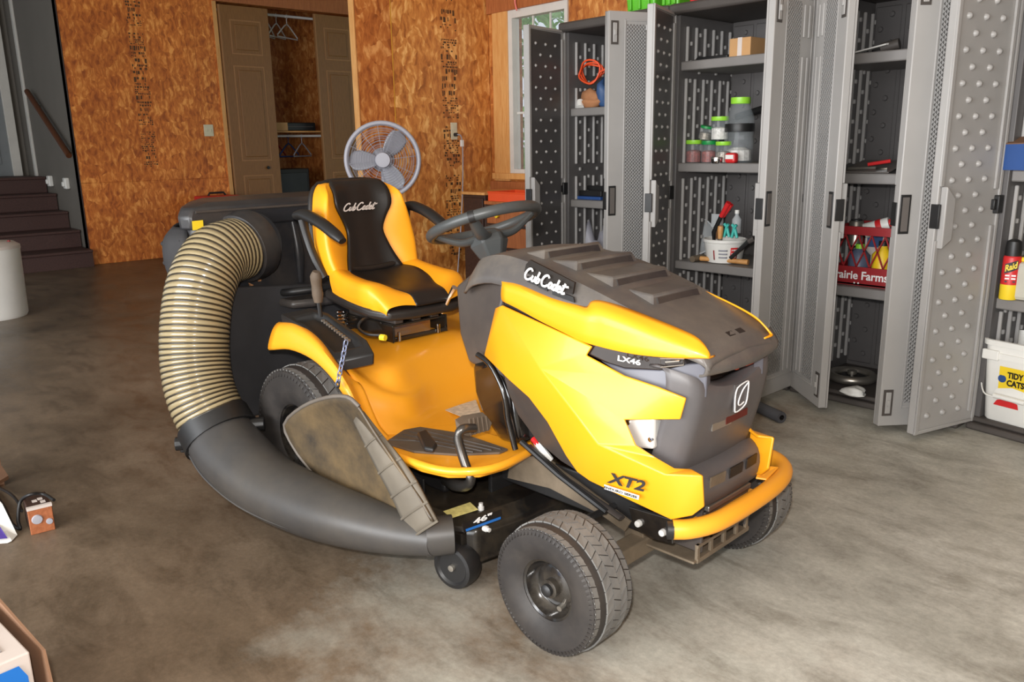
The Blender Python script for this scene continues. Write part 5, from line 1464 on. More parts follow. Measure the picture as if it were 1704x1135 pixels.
# ================================================================== stairs
stairs = thing('staircase', 'brown wooden steps rising along the grey wall to the door', 'stairs', (-7.42, -1.07, 0))
for k in range(5):
    x1 = -0.375 * k
    MB().box((-2.2, -1.7, 0.182 * k), (x1, 0, 0.182 * (k + 1) - 0.03)).build('riser', M['steps'], stairs, smooth=0, bevel=0.002)
    MB().box((-2.2 if k == 4 else x1 - 0.40, -1.72, 0.182 * (k + 1) - 0.03), (x1 + 0.03, 0, 0.182 * (k + 1))).build('tread', M['steps'], stairs, smooth=0, bevel=0.008)
hr = thing('handrail', 'brown wooden handrail sloping down the grey wall', 'handrail', (-8.5, -1.13, 1.45))
a_, b_ = V((-7.561, -1.13, 1.145)) - V(-8.5, -1.13, 1.45), V((-8.906, -1.13, 1.858)) - V(-8.5, -1.13, 1.45)
MB().tube([a_, b_], 0.03, 10).build('rail', M['rail_wood'], hr, smooth=40)
for t in (0.12, 0.85):
    q = a_.lerp(b_, t)
    MB().tube([q + V(0, 0, -0.02), q + V(0, 0.04, -0.06), q + V(0, 0.07, -0.05)], 0.010, 8).build('bracket', M['steel'], hr, smooth=40)
for i, (px, lab) in enumerate((((-8.668, -1.075, 0.864), 'small white wall bracket beside the top stair step'), ((-8.001, -1.075, 0.852), 'small white wall bracket nearer the corner by the stairs'))):
    c_ = V(px)
    o = MB().box((-0.045, -0.035, -0.06), (0.045, 0.015, 0.06)).box((-0.025, -0.055, -0.035), (0.025, -0.03, 0.02)).build('wall_bracket', M['white'], None, smooth=0, bevel=0.012)
    o.location = c_
    tag(o, lab, 'bracket')

# ================================================================== closet: bifold doors, shelf, hangers
def closet_door(y0, y1, label, knob, rz):
    z0, z1 = 0.03, CZ - 0.03
    w = y1 - y0
    d = thing('closet_door', label, 'door', (XA + 0.03, y0, 0), rz)
    MB().box((-0.035, 0, z0), (0, w, z1)).build('leaf', M['oak'], d, smooth=0, bevel=0.003)
    MB().box((-0.034, -0.006, z0), (0.002, 0.012, z1)).build('edge_strip', M['oak_edge'], d, smooth=0, bevel=0.002)
    for a, b_ in ((0.14, 0.88), (1.04, 2.12), (2.24, 2.62)):
        MB().box((0.0, 0.11, a), (0.004, w - 0.10, b_)).build('moulding', M['oak_edge'], d, smooth=0, bevel=0.002)  # paler oak stands in for the highlights along the moulding
        MB().box((0.0, 0.125, a + 0.015), (0.005, w - 0.115, b_ - 0.015)).build('field', M['oak'], d, smooth=0)
        MB().box((0.0, 0.16, a + 0.05), (0.014, w - 0.15, b_ - 0.05)).build('raised_panel', M['oak'], d, smooth=0, bevel=0.008)
    if knob:
        MB().lathe([(0, 0.035), (0.016, 0.032), (0.02, 0.02), (0.012, 0.01), (0.008, 0)], 14, (0.0, w * 0.72, 0.96), (1, 0, 0), cap=False).build('knob', M['black'], d, smooth=50)
closet_door(0.60, 1.19, 'oak bifold closet door with a black knob, left of the open closet', True, 0.0)
closet_door(1.80, 2.37, 'oak bifold closet door right of the open closet, behind the fan', False, 0.0)
sh = thing('closet_shelf', 'wooden closet shelf with a hanging rod under it', 'shelf', (XA - 0.45, 1.5, (-7.9, 1.7, 1.395)[2]))
MB().box((-0.26, -1.15, -0.02), (0.22, 1.15, 0.0)).build('board', M['pine'], sh, smooth=0, bevel=0.002)
MB().tube([(0.0, -1.15, -0.06), (0.0, 1.15, -0.06)], 0.016, 10).build('rod', M['white'], sh, smooth=40)
rd = MB().tube([(XA - 0.42, 0.34, 2.78), (XA - 0.42, 2.66, 2.78)], 0.016, 10).build('closet_rod', M['white'], None, smooth=40)
tag(rd, 'pale closet rod high in the closet with white hangers', 'rod')
def hanger(y, ztop, m, label, group, rz=0.0, x=None, tilt=0.0):
    h = thing('clothes_hanger', label, 'hanger', (XA - 0.42 if x is None else x, y, ztop), rz, group)
    h.rotation_euler = (tilt, 0, rz)
    MB().tube([(0, -0.02, -0.022), (0, -0.014, 0.006), (0, 0.004, 0.020), (0, 0.02, 0.010), (0, 0.016, -0.015), (0, 0, -0.035), (0, 0, -0.09)], 0.005, 6, smooth=3).build('hook', m, h, smooth=50)
    MB().tube([(0, 0, -0.09), (0, 0.06, -0.12), (0, 0.215, -0.235), (0, 0.21, -0.255), (0, -0.21, -0.255), (0, -0.215, -0.235), (0, -0.06, -0.12)], 0.009, 8, closed=True).build('frame', m, h, smooth=50)
for i, (y, rz, t) in enumerate(((1.40, 0.75, 0.0), (1.52, 0.62, 0.0), (1.66, 0.5, 0.0))):
    hanger(y, 2.779, M['white'], ('white clothes hanger on the high closet rod, leftmost of three', 'white clothes hanger on the high closet rod, middle of three', 'white clothes hanger on the high closet rod, rightmost of three')[i], 'white hangers on the high rod', rz, tilt=t)
zr = (-7.9, 1.7, 1.395)[2] - 0.06
hanger(1.40, zr, M['red_dark'], 'dull red clothes hanger on the lower closet rod', 'hangers on the lower rod', 0.6, XA - 0.45)
hanger(1.76, zr, M['fan'], 'pale clothes hanger on the lower closet rod', 'hangers on the lower rod', 0.55, XA - 0.45)
hanger(1.57, zr, M['navy'], 'dark blue clothes hanger on the lower closet rod', 'hangers on the lower rod', 0.5, XA - 0.45)
b_ = V((-7.8, 1.342, 1.386))
o = MB().box((-0.1, -0.085, 0), (0.06, 0.085, 0.10)).build('cardboard_box', M['card'], None, smooth=0, bevel=0.004)
o.location = (b_.x, b_.y + 0.02, (-7.9, 1.7, 1.395)[2]); tag(o, 'small yellow brown box on the closet shelf', 'box')
t = thing('black_case', 'flat black case lying on the closet shelf', 'case', (-7.85, 1.62, (-7.9, 1.7, 1.395)[2]))
MB().box((-0.12, -0.25, 0), (0.1, 0.22, 0.10)).build('body', M['black'], t, smooth=0, bevel=0.012)
MB().box((0.1, -0.2, 0.045), (0.106, 0.18, 0.055)).build('seam', M['cab_roof'], t, smooth=0)
t = thing('dark_cabinet', 'black box standing on the closet floor', 'box', (-7.9, 1.45, 0))
MB().box((-0.2, -0.28, 0), (0.2, 0.22, 0.93)).build('body', M['decal_k'], t, smooth=0, bevel=0.008)
MB().box((0.2, -0.25, 0.05), (0.21, 0.19, 0.88)).build('front_panel', M['black'], t, smooth=0, bevel=0.004)
t = thing('spray_bottle', 'pale blue bottle standing at the left of the closet shelf', 'bottle', (-7.8, 1.18, (-7.9, 1.7, 1.395)[2]))
MB().lathe([(0.0, 0), (0.04, 0), (0.042, 0.10), (0.035, 0.16), (0.018, 0.2), (0.018, 0.22), (0, 0.22)], 16, cap=False).build('body', M['blue_p'], t, smooth=50)
MB().tube([(0, 0, 0.22), (0, 0, 0.27), (0.04, 0, 0.28)], 0.016, 8).build('nozzle', M['white'], t, smooth=50)

# switch, outlet and the fan's cord
t = thing('light_switch', 'ivory wall switch plate on the orange strand board wall', 'switch', V((-7.545, 0.356, 1.395)))
MB().box((0, -0.055, -0.065), (0.008, 0.055, 0.065)).build('plate', M['offwhite'], t, smooth=0, bevel=0.003)
for y in (-0.022, 0.022):
    MB().box((0.008, y - 0.006, -0.012), (0.018, y + 0.006, 0.014)).build('toggle', M['offwhite'], t, smooth=0, bevel=0.002)
oc = V((-3.055, 0.38, 1.284))
t = thing('wall_outlet', 'ivory wall outlet with a plug in its lower socket', 'outlet', oc)
MB().box((0, -0.030, -0.062), (0.007, 0.030, 0.062)).build('plate', M['offwhite'], t, smooth=0, bevel=0.003)
for z in (-0.026, 0.026):
    MB().box((0.007, -0.016, z - 0.018), (0.010, 0.016, z + 0.018)).build('socket', M['offwhite'], t, smooth=0, bevel=0.003)
t = thing('power_cord', 'thin cord with a dark plug hanging from the wall outlet', 'cord', oc)
MB().tube([(0.010, 0, -0.026), (0.034, 0.004, -0.026)], 0.014, 10).build('plug', M['black'], t, smooth=40)
MB().tube([(0.034, 0.004, -0.026), (0.045, 0.03, -0.035), (0.03, 0.055, -0.10), (0.02, 0.062, -0.25), (0.015, 0.05, -0.5), (0.012, 0.02, -0.8), (0.012, -0.02, -1.1)], 0.0045, 6, smooth=4).build('cable', M['fan'], t, smooth=50)
MB().box((0.018, 0.042, -0.115), (0.040, 0.064, -0.065)).build('tag', M['white'], t, smooth=0, bevel=0.003)

# ================================================================== fan
fc_ = V((-2.62, -0.549, 1.096))
t = thing('pedestal_fan', 'pale grey pedestal fan with round guard behind the mower seat', 'fan', (fc_.x, fc_.y, 0))
fz = fc_.z
dv = (V(1.899, -3.523, 1.176) - fc_)
dv.z = 0
dv.normalize()
FR = 0.243
mx_ = Matrix.Translation((0, 0, fz)) @ dv.to_track_quat('Z', 'Y').to_matrix().to_4x4()
cir = lambda r, z, n=40: [(r * math.cos(2 * PI * k / n), r * math.sin(2 * PI * k / n), z) for k in range(n)]
MB().tube(cir(FR - 0.012, 0.02, 48), 0.014, 10, closed=True).xf(mx_).build('guard_rim', M['fan'], t, smooth=50)
for k in range(11):
    r = 0.055 + k * 0.016
    MB().tube(cir(r, 0.05 - 0.02 * (k / 10) ** 2), 0.0014, 4, closed=True).xf(mx_).build('guard_ring', M['fan_grille'], t, smooth=50)
for k in range(12):
    a = 2 * PI * k / 12 + 0.1
    MB().tube([(0.05 * math.cos(a), 0.05 * math.sin(a), 0.05), (0.15 * math.cos(a), 0.15 * math.sin(a), 0.045), ((FR - 0.012) * math.cos(a), (FR - 0.012) * math.sin(a), 0.02)], 0.0016, 5).xf(mx_).build('guard_spoke', M['fan_grille'], t, smooth=50)
MB().lathe([(0, 0.06), (0.045, 0.058), (0.05, 0.05), (0.05, 0.03)], 28, cap=False).xf(mx_).build('badge', M['fan'], t, smooth=40)
for ang in (math.radians(180), math.radians(52), math.radians(-62)):
    ca_, sa_ = math.cos(ang), math.sin(ang)
    rr = []
    for r, w in ((0.04, 0.03), (0.09, 0.052), (0.14, 0.062), (0.185, 0.055), (0.212, 0.02)):
        rr.append([(r * ca_ - v_ * w * sa_, r * sa_ + v_ * w * ca_, 0.0 + v_ * 0.018) for v_ in (-1, -0.4, 0.3, 1)])
    MB().patch(rr, 3, 3).xf(mx_).build('blade', M['fan_blade'], t, smooth=60, solid=0.003, offset=0)
MB().lathe([(0.04, 0.02), (0.05, -0.02), (0.075, -0.05), (0.08, -0.12), (0.05, -0.16), (0, -0.165)], 24, cap=False).xf(mx_).build('motor', M['fan'], t, smooth=40)
for k in range(8):
    MB().tube(cir(0.05 + k * 0.024, -0.05 + 0.006 * k), 0.0014, 4, closed=True).xf(mx_).build('rear_guard_ring', M['fan_grille'], t, smooth=50)
bk_ = -dv * 0.09
MB().tube([bk_ + V(0, 0, 0.03), bk_ + V(0, 0, fz - 0.05)], 0.016, 12).build('pole', M['fan'], t, smooth=40)
MB().lathe([(0.20, 0), (0.205, 0.012), (0.17, 0.03), (0.03, 0.05), (0.02, 0.06), (0, 0.06)], 32, bk_, cap=True).build('base', M['fan'], t, smooth=40)

# ================================================================== dresser behind the steering wheel
dz = 0.795
t = thing('side_cabinet', 'black cabinet with a pale wooden top, between the outlet and the red tray', 'cabinet', (-2.83, 0.27, 0))
MB().box((0, 0, 0), (0.25, 0.42, 0.83)).build('case', M['dark_wood'], t, smooth=0, bevel=0.004)
MB().box((-0.008, -0.012, 0.83), (0.255, 0.42, 0.85)).build('top', M['pine'], t, smooth=0, bevel=0.004)
MB().box((0.015, -0.012, 0.05), (0.235, 0, 0.81)).build('door', M['dark_wood'], t, smooth=0, bevel=0.004)
t = thing('dresser', 'reddish wooden dresser with drawers under the window', 'dresser', (-2.555, 0.25, 0))
DW, DD = 0.76, 0.42
MB().box((0, 0, 0.0), (DW, DD, dz - 0.025)).build('case', M['dark_wood'], t, smooth=0, bevel=0.004)
MB().box((0, -0.014, dz - 0.025), (DW + 0.01, DD, dz)).build('top', M['pine_dark'], t, smooth=0, bevel=0.004)
for k, (z0, z1) in enumerate(((0.07, 0.26), (0.28, 0.46), (0.48, 0.62), (0.64, 0.755))):
    d = MB().box((0.03, -0.016, z0), (DW - 0.03, 0, z1)).build('drawer', M['pine_dark'], t, smooth=0, bevel=0.005)
    for x in (0.16, 0.58):
        MB().lathe([(0, 0.03), (0.014, 0.027), (0.016, 0.018), (0.008, 0.008), (0.008, 0)], 12, (x, -0.016, (z0 + z1) / 2), (0, -1, 0), cap=False).build('knob', M['decal_y'], d, smooth=50)
t = thing('red_tray', 'shallow orange red tray on the dresser top', 'tray', (-2.33, 0.385, 0.795))
MB().box((-0.20, -0.13, 0), (0.22, 0.13, 0.008)).box((-0.20, -0.13, 0), (-0.192, 0.13, 0.06)).box((0.212, -0.13, 0), (0.22, 0.13, 0.06)).box((-0.20, -0.13, 0), (0.22, -0.122, 0.06)).box((-0.20, 0.122, 0), (0.22, 0.13, 0.06)).build('pan', M['orange'], t, smooth=0, bevel=0.003)
MB().tube([(-0.20, -0.13, 0.06), (0.22, -0.13, 0.06), (0.22, 0.13, 0.06), (-0.20, 0.13, 0.06)], 0.006, 6, closed=True).build('rim', M['orange'], t, smooth=40)
t = thing('red_toolbox', 'red box on the floor against the orange far wall', 'toolbox', (V((-7.2, 0.235, 0.614)).x, V((-7.2, 0.235, 0.614)).y, 0))
MB().box((-0.15, -0.2, 0), (0.15, 0.2, 0.60)).build('body', M['red_dark'], t, smooth=0, bevel=0.01)
MB().box((-0.155, -0.205, 0.60), (0.155, 0.205, 0.68)).build('lid', M['red'], t, smooth=0, bevel=0.015)
MB().tube([(0, -0.1, 0.68), (0, -0.08, 0.71), (0, 0.08, 0.71), (0, 0.1, 0.68)], 0.012, 8).build('handle', M['black'], t, smooth=40)
o = MB().tube([(-2.694, 0.7, 2.305), (-2.703, 0.7, 2.186), (-2.697, 0.7, 2.149), (-2.685, 0.7, 2.115)], 0.006, 6, smooth=3).build('hanging_cord', M['pink'], None, smooth=50)
tag(o, 'pink cord end hanging in front of the window header', 'cord')

# ================================================================== left foreground: bin, radio, card, box in tray
t = thing('white_bin', 'tall white round bin on the floor at the left edge', 'bin', (-5.07, -2.42, 0))
hz = (-5.07, -2.122, 0.505)[2]
MB().lathe([(0.0, 0), (0.215, 0), (0.225, 0.02), (0.235, hz - 0.02), (0.24, hz)], 36, cap=False).build('drum', M['white'], t, smooth=40)
MB().lathe([(0.24, hz), (0.238, hz + 0.02), (0.20, hz + 0.045), (0, hz + 0.06)], 36, cap=False).build('lid', M['cream'], t, smooth=40)
MB().lathe([(0, 0.01), (0.01, 0.008), (0.012, 0)], 10, (0.12, 0.15, hz + 0.05), (0, 0, 1), cap=False).build('lid_button', M['red_dark'], t, smooth=40)

p0, p1 = V((-0.881, -3.082, 0)), V((-0.875, -3.016, 0))
ex = (p1 - p0).normalized()
w = (p1 - p0).length
ey = V(-ex.y, ex.x, 0)
rzr = math.atan2(ex.y, ex.x)
t = thing('radio', 'small wood veneer radio with two round dials on the floor', 'radio', p0, rzr)
hR = 0.088
MB().box((0, 0.012, 0), (w, 0.13, hR)).build('case', M['dark_wood'], t, smooth=0, bevel=0.003)
MB().box((-0.001, 0.0, 0), (w + 0.001, 0.012, hR + 0.001)).build('front_panel', M['radio'], t, smooth=0, bevel=0.002)
MB().box((-0.002, -0.001, hR - 0.006), (w + 0.002, 0.014, hR + 0.003)).build('front_edge', M['cream'], t, smooth=0)
MB().lathe([(0, 0.006), (0.014, 0.005), (0.016, 0)], 20, (w * 0.33, 0.0, hR * 0.55), (0, -1, 0), cap=False).build('dial', M['fan'], t, smooth=40)
MB().lathe([(0, 0.006), (0.009, 0.005), (0.010, 0)], 18, (w * 0.82, 0.0, hR * 0.38), (0, -1, 0), cap=False).build('dial', M['fan'], t, smooth=40)
for x, y in ((w * 0.62, 0.03), (w * 0.55, 0.06), (w * 0.30, 0.05)):
    MB().box((x, y, hR), (x + 0.014, y + 0.02, hR + 0.001)).build('printed_mark', M['cream'], t, smooth=0)
cb_ = [p0 + ex * w * 0.5 + ey * 0.12 + V(0, 0, hR + 0.008), p0 + ex * w * 1.05 + ey * 0.06 + V(0, 0, hR + 0.012)]
o = MB().tube([(-0.877, -3.006, 0.098), (-0.949, -3.02, 0.1), (-0.948, -3.057, 0.11), (-0.986, -3.081, 0.08), (-0.965, -3.099, 0.03), (-0.945, -3.1, 0.006), (-1.014, -3.11, 0.006), (-1.163, -3.101, 0.006), (-1.335, -3.102, 0.006)], 0.0052, 8, smooth=5).build('audio_cable', M['black'], None, smooth=50)
tag(o, 'black cable looped over the wooden radio', 'cable')
o = MB().tube([(-0.982, -3.082, 0.05), (-1.07, -3.075, 0.05), (-1.215, -3.07, 0.03), (-1.358, -3.079, 0.01), (-1.477, -3.095, 0.006)], 0.005, 8, smooth=5).build('audio_cable', M['black'], None, smooth=50)
tag(o, 'second black cable trailing left of the wooden radio', 'cable')
cd = [(-1.22, -3.145, 0.1), (-0.998, -3.129, 0.085), (-0.908, -3.116, 0.004), (-0.874, -3.138, 0.004), (-0.93, -3.224, 0.004)]
t = thing('leaning_carton', 'white and purple carton lying beside the radio', 'carton', (-0.957, -3.155, 0))
b0 = V((-0.957, -3.155, 0))
MB().prism([V(p) - b0 for p in cd], (0.0, -0.012, -0.003)).build('card', M['white'], t, smooth=0)
decal('purple_print', [V((-1.059, -3.179, 0.056)) - b0, V((-0.983, -3.153, 0.04)) - b0, V((-0.883, -3.142, 0.006)) - b0, V((-0.921, -3.21, 0.006)) - b0], M['purple'], t, 0.010, 0.001, out=(0.3, -0.3, 1))
o = MB().prism([(-1.382, -3.115, 0.11), (-1.303, -3.074, 0.11), (-1.144, -3.078, 0.11), (-1.113, -3.11, 0.11), (-1.121, -3.16, 0.11)], (0, 0, 0.012)).box(V((-1.417, -3.107, 0)) - V(0.05, 0.05, 0), V((-1.417, -3.107, 0)) + V(0.02, 0.05, 0.112)).build('cardboard_scrap', M['card_d'], None, smooth=0)
tag(o, 'brown cardboard piece at the left edge above the radio', 'cardboard')

ZB = 0.26
A_ = V((0.271, -3.3, 0.26))
B_ = V((0.119, -3.318, 0.26)) - A_
C_ = V((0.281, -3.35, 0.26)) - A_
b1 = B_.normalized()
c1 = (C_ - b1 * C_.dot(b1)).normalized()
t = thing('nappy_box', 'white and blue printed box in the bottom left corner', 'box', (A_.x, A_.y, 0))
bxm = MB()
L1, L2 = 0.40, 0.40
cor = [V(0, 0, 0), b1 * L1, b1 * L1 + c1 * L2, c1 * L2]
bxm.prism([V(p.x, p.y, 0.012) for p in cor], (0, 0, ZB - 0.012))
bxm.build('carton', M['cream'], t, smooth=0, bevel=0.003)
fN = b1.cross(V(0, 0, 1))
if fN.dot(c1) > 0:
    fN = -fN
def facept(u, v, off=0.0015):      # front face (towards the camera): u along c1, v height
    return c1 * u + V(0, 0, v) - b1 * off
decal('blue_print', [facept(0.010, 0.02), facept(0.38, 0.02), facept(0.38, ZB - 0.018), facept(0.022, ZB - 0.018), facept(0.010, ZB - 0.045)], M['blue'], t, 0.001, 0.001, out=-b1)
top_ = lambda u, v: b1 * u + c1 * v + V(0, 0, ZB + 0.001)
fr_ = [top_(0.04, 0.035), top_(0.04, 0.30), top_(0.19, 0.30), top_(0.19, 0.035)]
MB().tube(fr_, 0.0016, 4, closed=True).build('printed_frame', M['print_grey'], t, smooth=0)
for k in range(6):
    u = 0.058 + 0.021 * k
    MB().add([top_(u, 0.05), top_(u, 0.27 - 0.03 * (k % 3)), top_(u + 0.008, 0.27 - 0.03 * (k % 3)), top_(u + 0.008, 0.05)], [(0, 1, 2, 3)]).build('printed_line', M['print_grey'], t, smooth=0)
t = thing('cardboard_tray', 'brown open cardboard tray holding the white and blue box', 'tray', (A_.x, A_.y, 0))
o1, o2 = -c1 * 0.022, -b1 * 0.02
hT = ZB + 0.02
MB().prism([V(p.x, p.y, 0) for p in (o1 + o2, b1 * (L1 + .02) + o1, b1 * (L1 + .02) + c1 * L2, c1 * L2 + o2)], (0, 0, 0.006)).build('bottom', M['card_d'], t, smooth=0)
MB().prism([o1 - b1 * 0.02 + V(0, 0, 0), o1 + b1 * (L1 + .02), o1 + b1 * (L1 + .02) + V(0, 0, hT), o1 - b1 * 0.0 + V(0, 0, hT - 0.03), o1 - b1 * 0.02 + V(0, 0, 0.14)], -c1 * 0.005).build('side_wall', M['tray_card'], t, smooth=0)
MB().prism([b1 * (L1 + .02) + o1, b1 * (L1 + .02) + c1 * L2, b1 * (L1 + .02) + c1 * L2 + V(0, 0, hT), b1 * (L1 + .02) + o1 + V(0, 0, hT)], b1 * 0.005).build('end_wall', M['card_d'], t, smooth=0)
MB().prism([o2 + o1, o2 + c1 * L2, o2 + c1 * L2 + V(0, 0, 0.05), o2 + o1 + V(0, 0, 0.05)], -b1 * 0.005).build('front_wall', M['card_d'], t, smooth=0)

# ================================================================== foam pipe on the floor behind the mower
e0, e1_ = V((0.22, -0.475, 0.026)), V((-0.127, -0.334, 0.026))
t = thing('foam_pipe', 'dark grey foam pipe lying on the floor behind the front wheel', 'pipe', (e0.x, e0.y, 0))
dd = (e1_ - e0)
MB().lathe([(0.012, 0.0), (0.024, 0.0), (0.025, 0.003), (0.025, dd.length), (0.012, dd.length), (0.012, 0.0)], 24, (0, 0, 0.026), dd.normalized(), cap=False).build('sleeve', M['foam'], t, smooth=50)
MB().lathe([(0, 0.03), (0.012, 0.03), (0.012, 0.0)], 16, (0, 0, 0.026), dd.normalized(), cap=False).build('bore', M['decal_k'], t, smooth=50)

# ================================================================== things in and on the cabinets
def jar(px, z, r, h, lidm, fill, label, tilt=0.0, group='small jars of screws'):
    t = thing('screw_jar', label, 'jar', (px[0], px[1], z), 0, group)
    t.rotation_euler = (0, tilt, 0)
    MB().lathe([(0, 0), (r * 0.92, 0), (r, 0.006), (r, h * 0.78), (r * 0.9, h * 0.84)], 20, cap=False).build('glass', M['clear'], t, smooth=50)
    MB().lathe([(r * 0.96, h * 0.82), (r * 0.98, h * 0.83), (r * 0.98, h * 0.99), (r * 0.9, h), (0, h)], 20, cap=False).build('lid', M[lidm], t, smooth=40)
    MB().lathe([(0, 0.004), (r * 0.9, 0.004), (r * 0.9, h * 0.5), (r * 0.5, h * 0.56), (0, h * 0.54)], 14, cap=False).build('contents', M[fill], t, smooth=0)
    return t
S2 = 1.07
jar((-0.688, 0.1, 1.071), S2, 0.043, 0.115, 'lime', 'screws_red', 'glass jar of screws with a lime lid, leftmost on the jar shelf')
jar((-0.595, 0.1, 1.072), S2, 0.040, 0.110, 'dgreen', 'screws_red', 'glass jar of screws with a dark green lid beside the leftmost jar')
jar((-0.489, 0.07, 1.067), S2, 0.040, 0.105, 'lime', 'screws', 'glass jar with lime lid behind the small tin')
jar((-0.632, 0.11, 1.162), S2 + 0.116, 0.034, 0.07, 'dgreen', 'screws', 'tilted small jar with dark green lid stacked on two jars', 0.22)
jar((-0.535, 0.1, 1.161), S2 + 0.112, 0.045, 0.115, 'lime', 'screws_w', 'jar of white pieces with lime lid stacked on top')
t = thing('large_jar', 'large clear plastic jar with a lime lid on the jar shelf', 'jar', ((-0.447, 0.14, 1.071)[0], 0.14, S2))
MB().lathe([(0, 0), (0.068, 0), (0.072, 0.01), (0.070, 0.10), (0.066, 0.13), (0.072, 0.16), (0.070, 0.22), (0.045, 0.28), (0.042, 0.295)], 24, cap=False).build('glass', M['clear'], t, smooth=50)
MB().lathe([(0.0725, 0.150), (0.0735, 0.155), (0.0735, 0.185), (0.0725, 0.19)], 24, cap=False).build('dark_band', M['black'], t, smooth=40)
MB().lathe([(0.046, 0.285), (0.048, 0.29), (0.048, 0.315), (0, 0.318)], 22, cap=False).build('lid', M['lime'], t, smooth=40)
MB().lathe([(0, 0.01), (0.062, 0.01), (0.06, 0.06), (0.03, 0.075), (0, 0.07)], 12, cap=False).build('contents', M['screws_w'], t, smooth=0)
t = thing('small_tin', 'small bright tin in front of the jars', 'tin', ((-0.493, 0.055, 1.067)[0] - 0.005, 0.03, S2))
MB().lathe([(0, 0), (0.028, 0), (0.030, 0.004), (0.030, 0.026), (0.027, 0.03), (0, 0.03)], 20, cap=False).build('body', M['chrome'], t, smooth=40)
MB().lathe([(0.0305, 0.020), (0.0305, 0.028)], 20, cap=False).build('rim', M['steel'], t, smooth=40)
t = thing('parts_packet', 'red and white packet beside the large jar', 'packet', ((-0.426, 0.07, 1.067)[0], 0.05, S2))
MB().box((-0.03, -0.02, 0), (0.03, 0.02, 0.05)).build('pouch', M['red'], t, smooth=0, bevel=0.012)
MB().box((-0.022, -0.0215, 0.02), (0.022, -0.0195, 0.04)).build('print', M['white'], t, smooth=0)
o = MB().tube([(-0.62, 0.38, 1.30), (-0.30, 0.30, 1.36), (-0.10, 0.26, 1.385)], 0.018, 10).build('black_rod', M['black'], None, smooth=40)
tag(o, 'black tube lying across the cabinet above the jars', 'tube')
# upper shelf
q = (-0.409, 0.1, 1.569)
t = thing('cardboard_box', 'small plain cardboard box on the top shelf', 'box', (q[0], 0.12, 1.57))
MB().box((-0.058, -0.07, 0), (0.058, 0.07, 0.085)).build('carton', M['card'], t, smooth=0, bevel=0.002)
MB().box((-0.012, -0.0715, 0.0), (0.012, 0.071, 0.0862)).build('tape', M['cream'], t, smooth=0)
q = (-0.593, 0.15, 1.585)
t = thing('flat_tool', 'flat black tool lying on the top shelf', 'tool', (q[0], 0.13, 1.57))
MB().prism([(-0.10, -0.03, 0), (0.08, -0.03, 0), (0.10, 0.0, 0), (0.08, 0.03, 0), (-0.10, 0.03, 0)], (0, 0, 0.022)).build('blade', M['black'], t, smooth=0, bevel=0.004)
MB().tube([(-0.10, 0, 0.012), (-0.16, 0.01, 0.014)], 0.010, 8).build('grip', M['cab_roof'], t, smooth=40)
# tool tub
S1 = 0.563
q = V((-0.495, 0.13, 0.618)); q.z = S1
t = thing('tool_tub', 'white plastic tub with a printed label, full of tools', 'tub', q)
MB().lathe([(0, 0.004), (0.088, 0.004), (0.105, 0.105), (0.112, 0.108), (0.112, 0.122), (0.104, 0.124), (0.100, 0.11), (0.084, 0.012), (0, 0.012)], 36, cap=False).build('body', M['white'], t, smooth=40)
def onface(a, z, r0=0.0895):
    r = r0 + (z - 0.004) * 0.17
    return V(r * math.cos(a), r * math.sin(a), z)
def band(name, a0, a1, z0, z1, m):
    n = 6
    MB().grid([[onface(a0 + (a1 - a0) * k / n, z) for k in range(n + 1)] for z in (z0, z1)]).build(name, m, t, smooth=40, solid=0.001, offset=0)
af = -PI / 3
band('label_red', af + 0.35, af + 0.75, 0.02, 0.085, M['red'])
for z0 in (0.03, 0.048, 0.066):
    band('label_line', af - 0.25, af + 0.2, z0, z0 + 0.008, M['fan_grille'])
    band('label_line', af + 0.4, af + 0.7, z0 + 0.002, z0 + 0.010, M['white'])
band('label_side', af - 0.55, af - 0.48, 0.02, 0.07, M['red_dark'])
def inst(name, label, cat, build, loc):
    t = thing(name, label, cat, loc)
    for nm, mb, m in build:
        mb.build(nm, M[m], t, smooth=45)
b0 = q
pq = [V((-0.559, 0.12, 0.715)) - b0, V((-0.512, 0.11, 0.799)) - b0, V((-0.463, 0.1, 0.872)) - b0]
inst('pliers', 'long nosed pliers with a red grip standing in the white tub', 'pliers', (('jaws', MB().tube([pq[0] + V(-0.01, 0.02, -0.05), pq[0], pq[1]], [0.008, 0.012, 0.012], 8), 'black'), ('grip', MB().tube([pq[1], pq[2]], [0.012, 0.015], 10), 'red'), ('grip', MB().tube([pq[1] + V(0.006, 0.012, 0), pq[2] + V(0.008, 0.012, -0.01)], [0.010, 0.012], 10), 'red')), b0)
for i, px in enumerate(((-0.477, 0.11, 0.746), (-0.431, 0.11, 0.745))):
    inst('spring_clamp', ('teal spring clamp in the white tub, nearer the pliers', 'teal spring clamp in the white tub, nearer the cabinet door')[i], 'clamp', (('arm', MB().tube([V(-0.012, 0, -0.05), V(0, 0, 0.0), V(0.012, 0, 0.016)], 0.008, 8), 'teal'), ('arm', MB().tube([V(0.016, 0.004, -0.05), V(0.0, 0.004, 0.0), V(-0.016, 0.004, 0.016)], 0.008, 8), 'teal')), px)
inst('clear_bottle', 'small clear bottle standing in the white tub', 'bottle', (('body', MB().lathe([(0, -0.06), (0.024, -0.06), (0.024, 0.01), (0.01, 0.03), (0.01, 0.045)], 14, cap=False), 'clear_frost'), ('cap', MB().lathe([(0.012, 0.04), (0.012, 0.058), (0, 0.058)], 12, cap=False), 'white')), (-0.457, 0.17, 0.773))
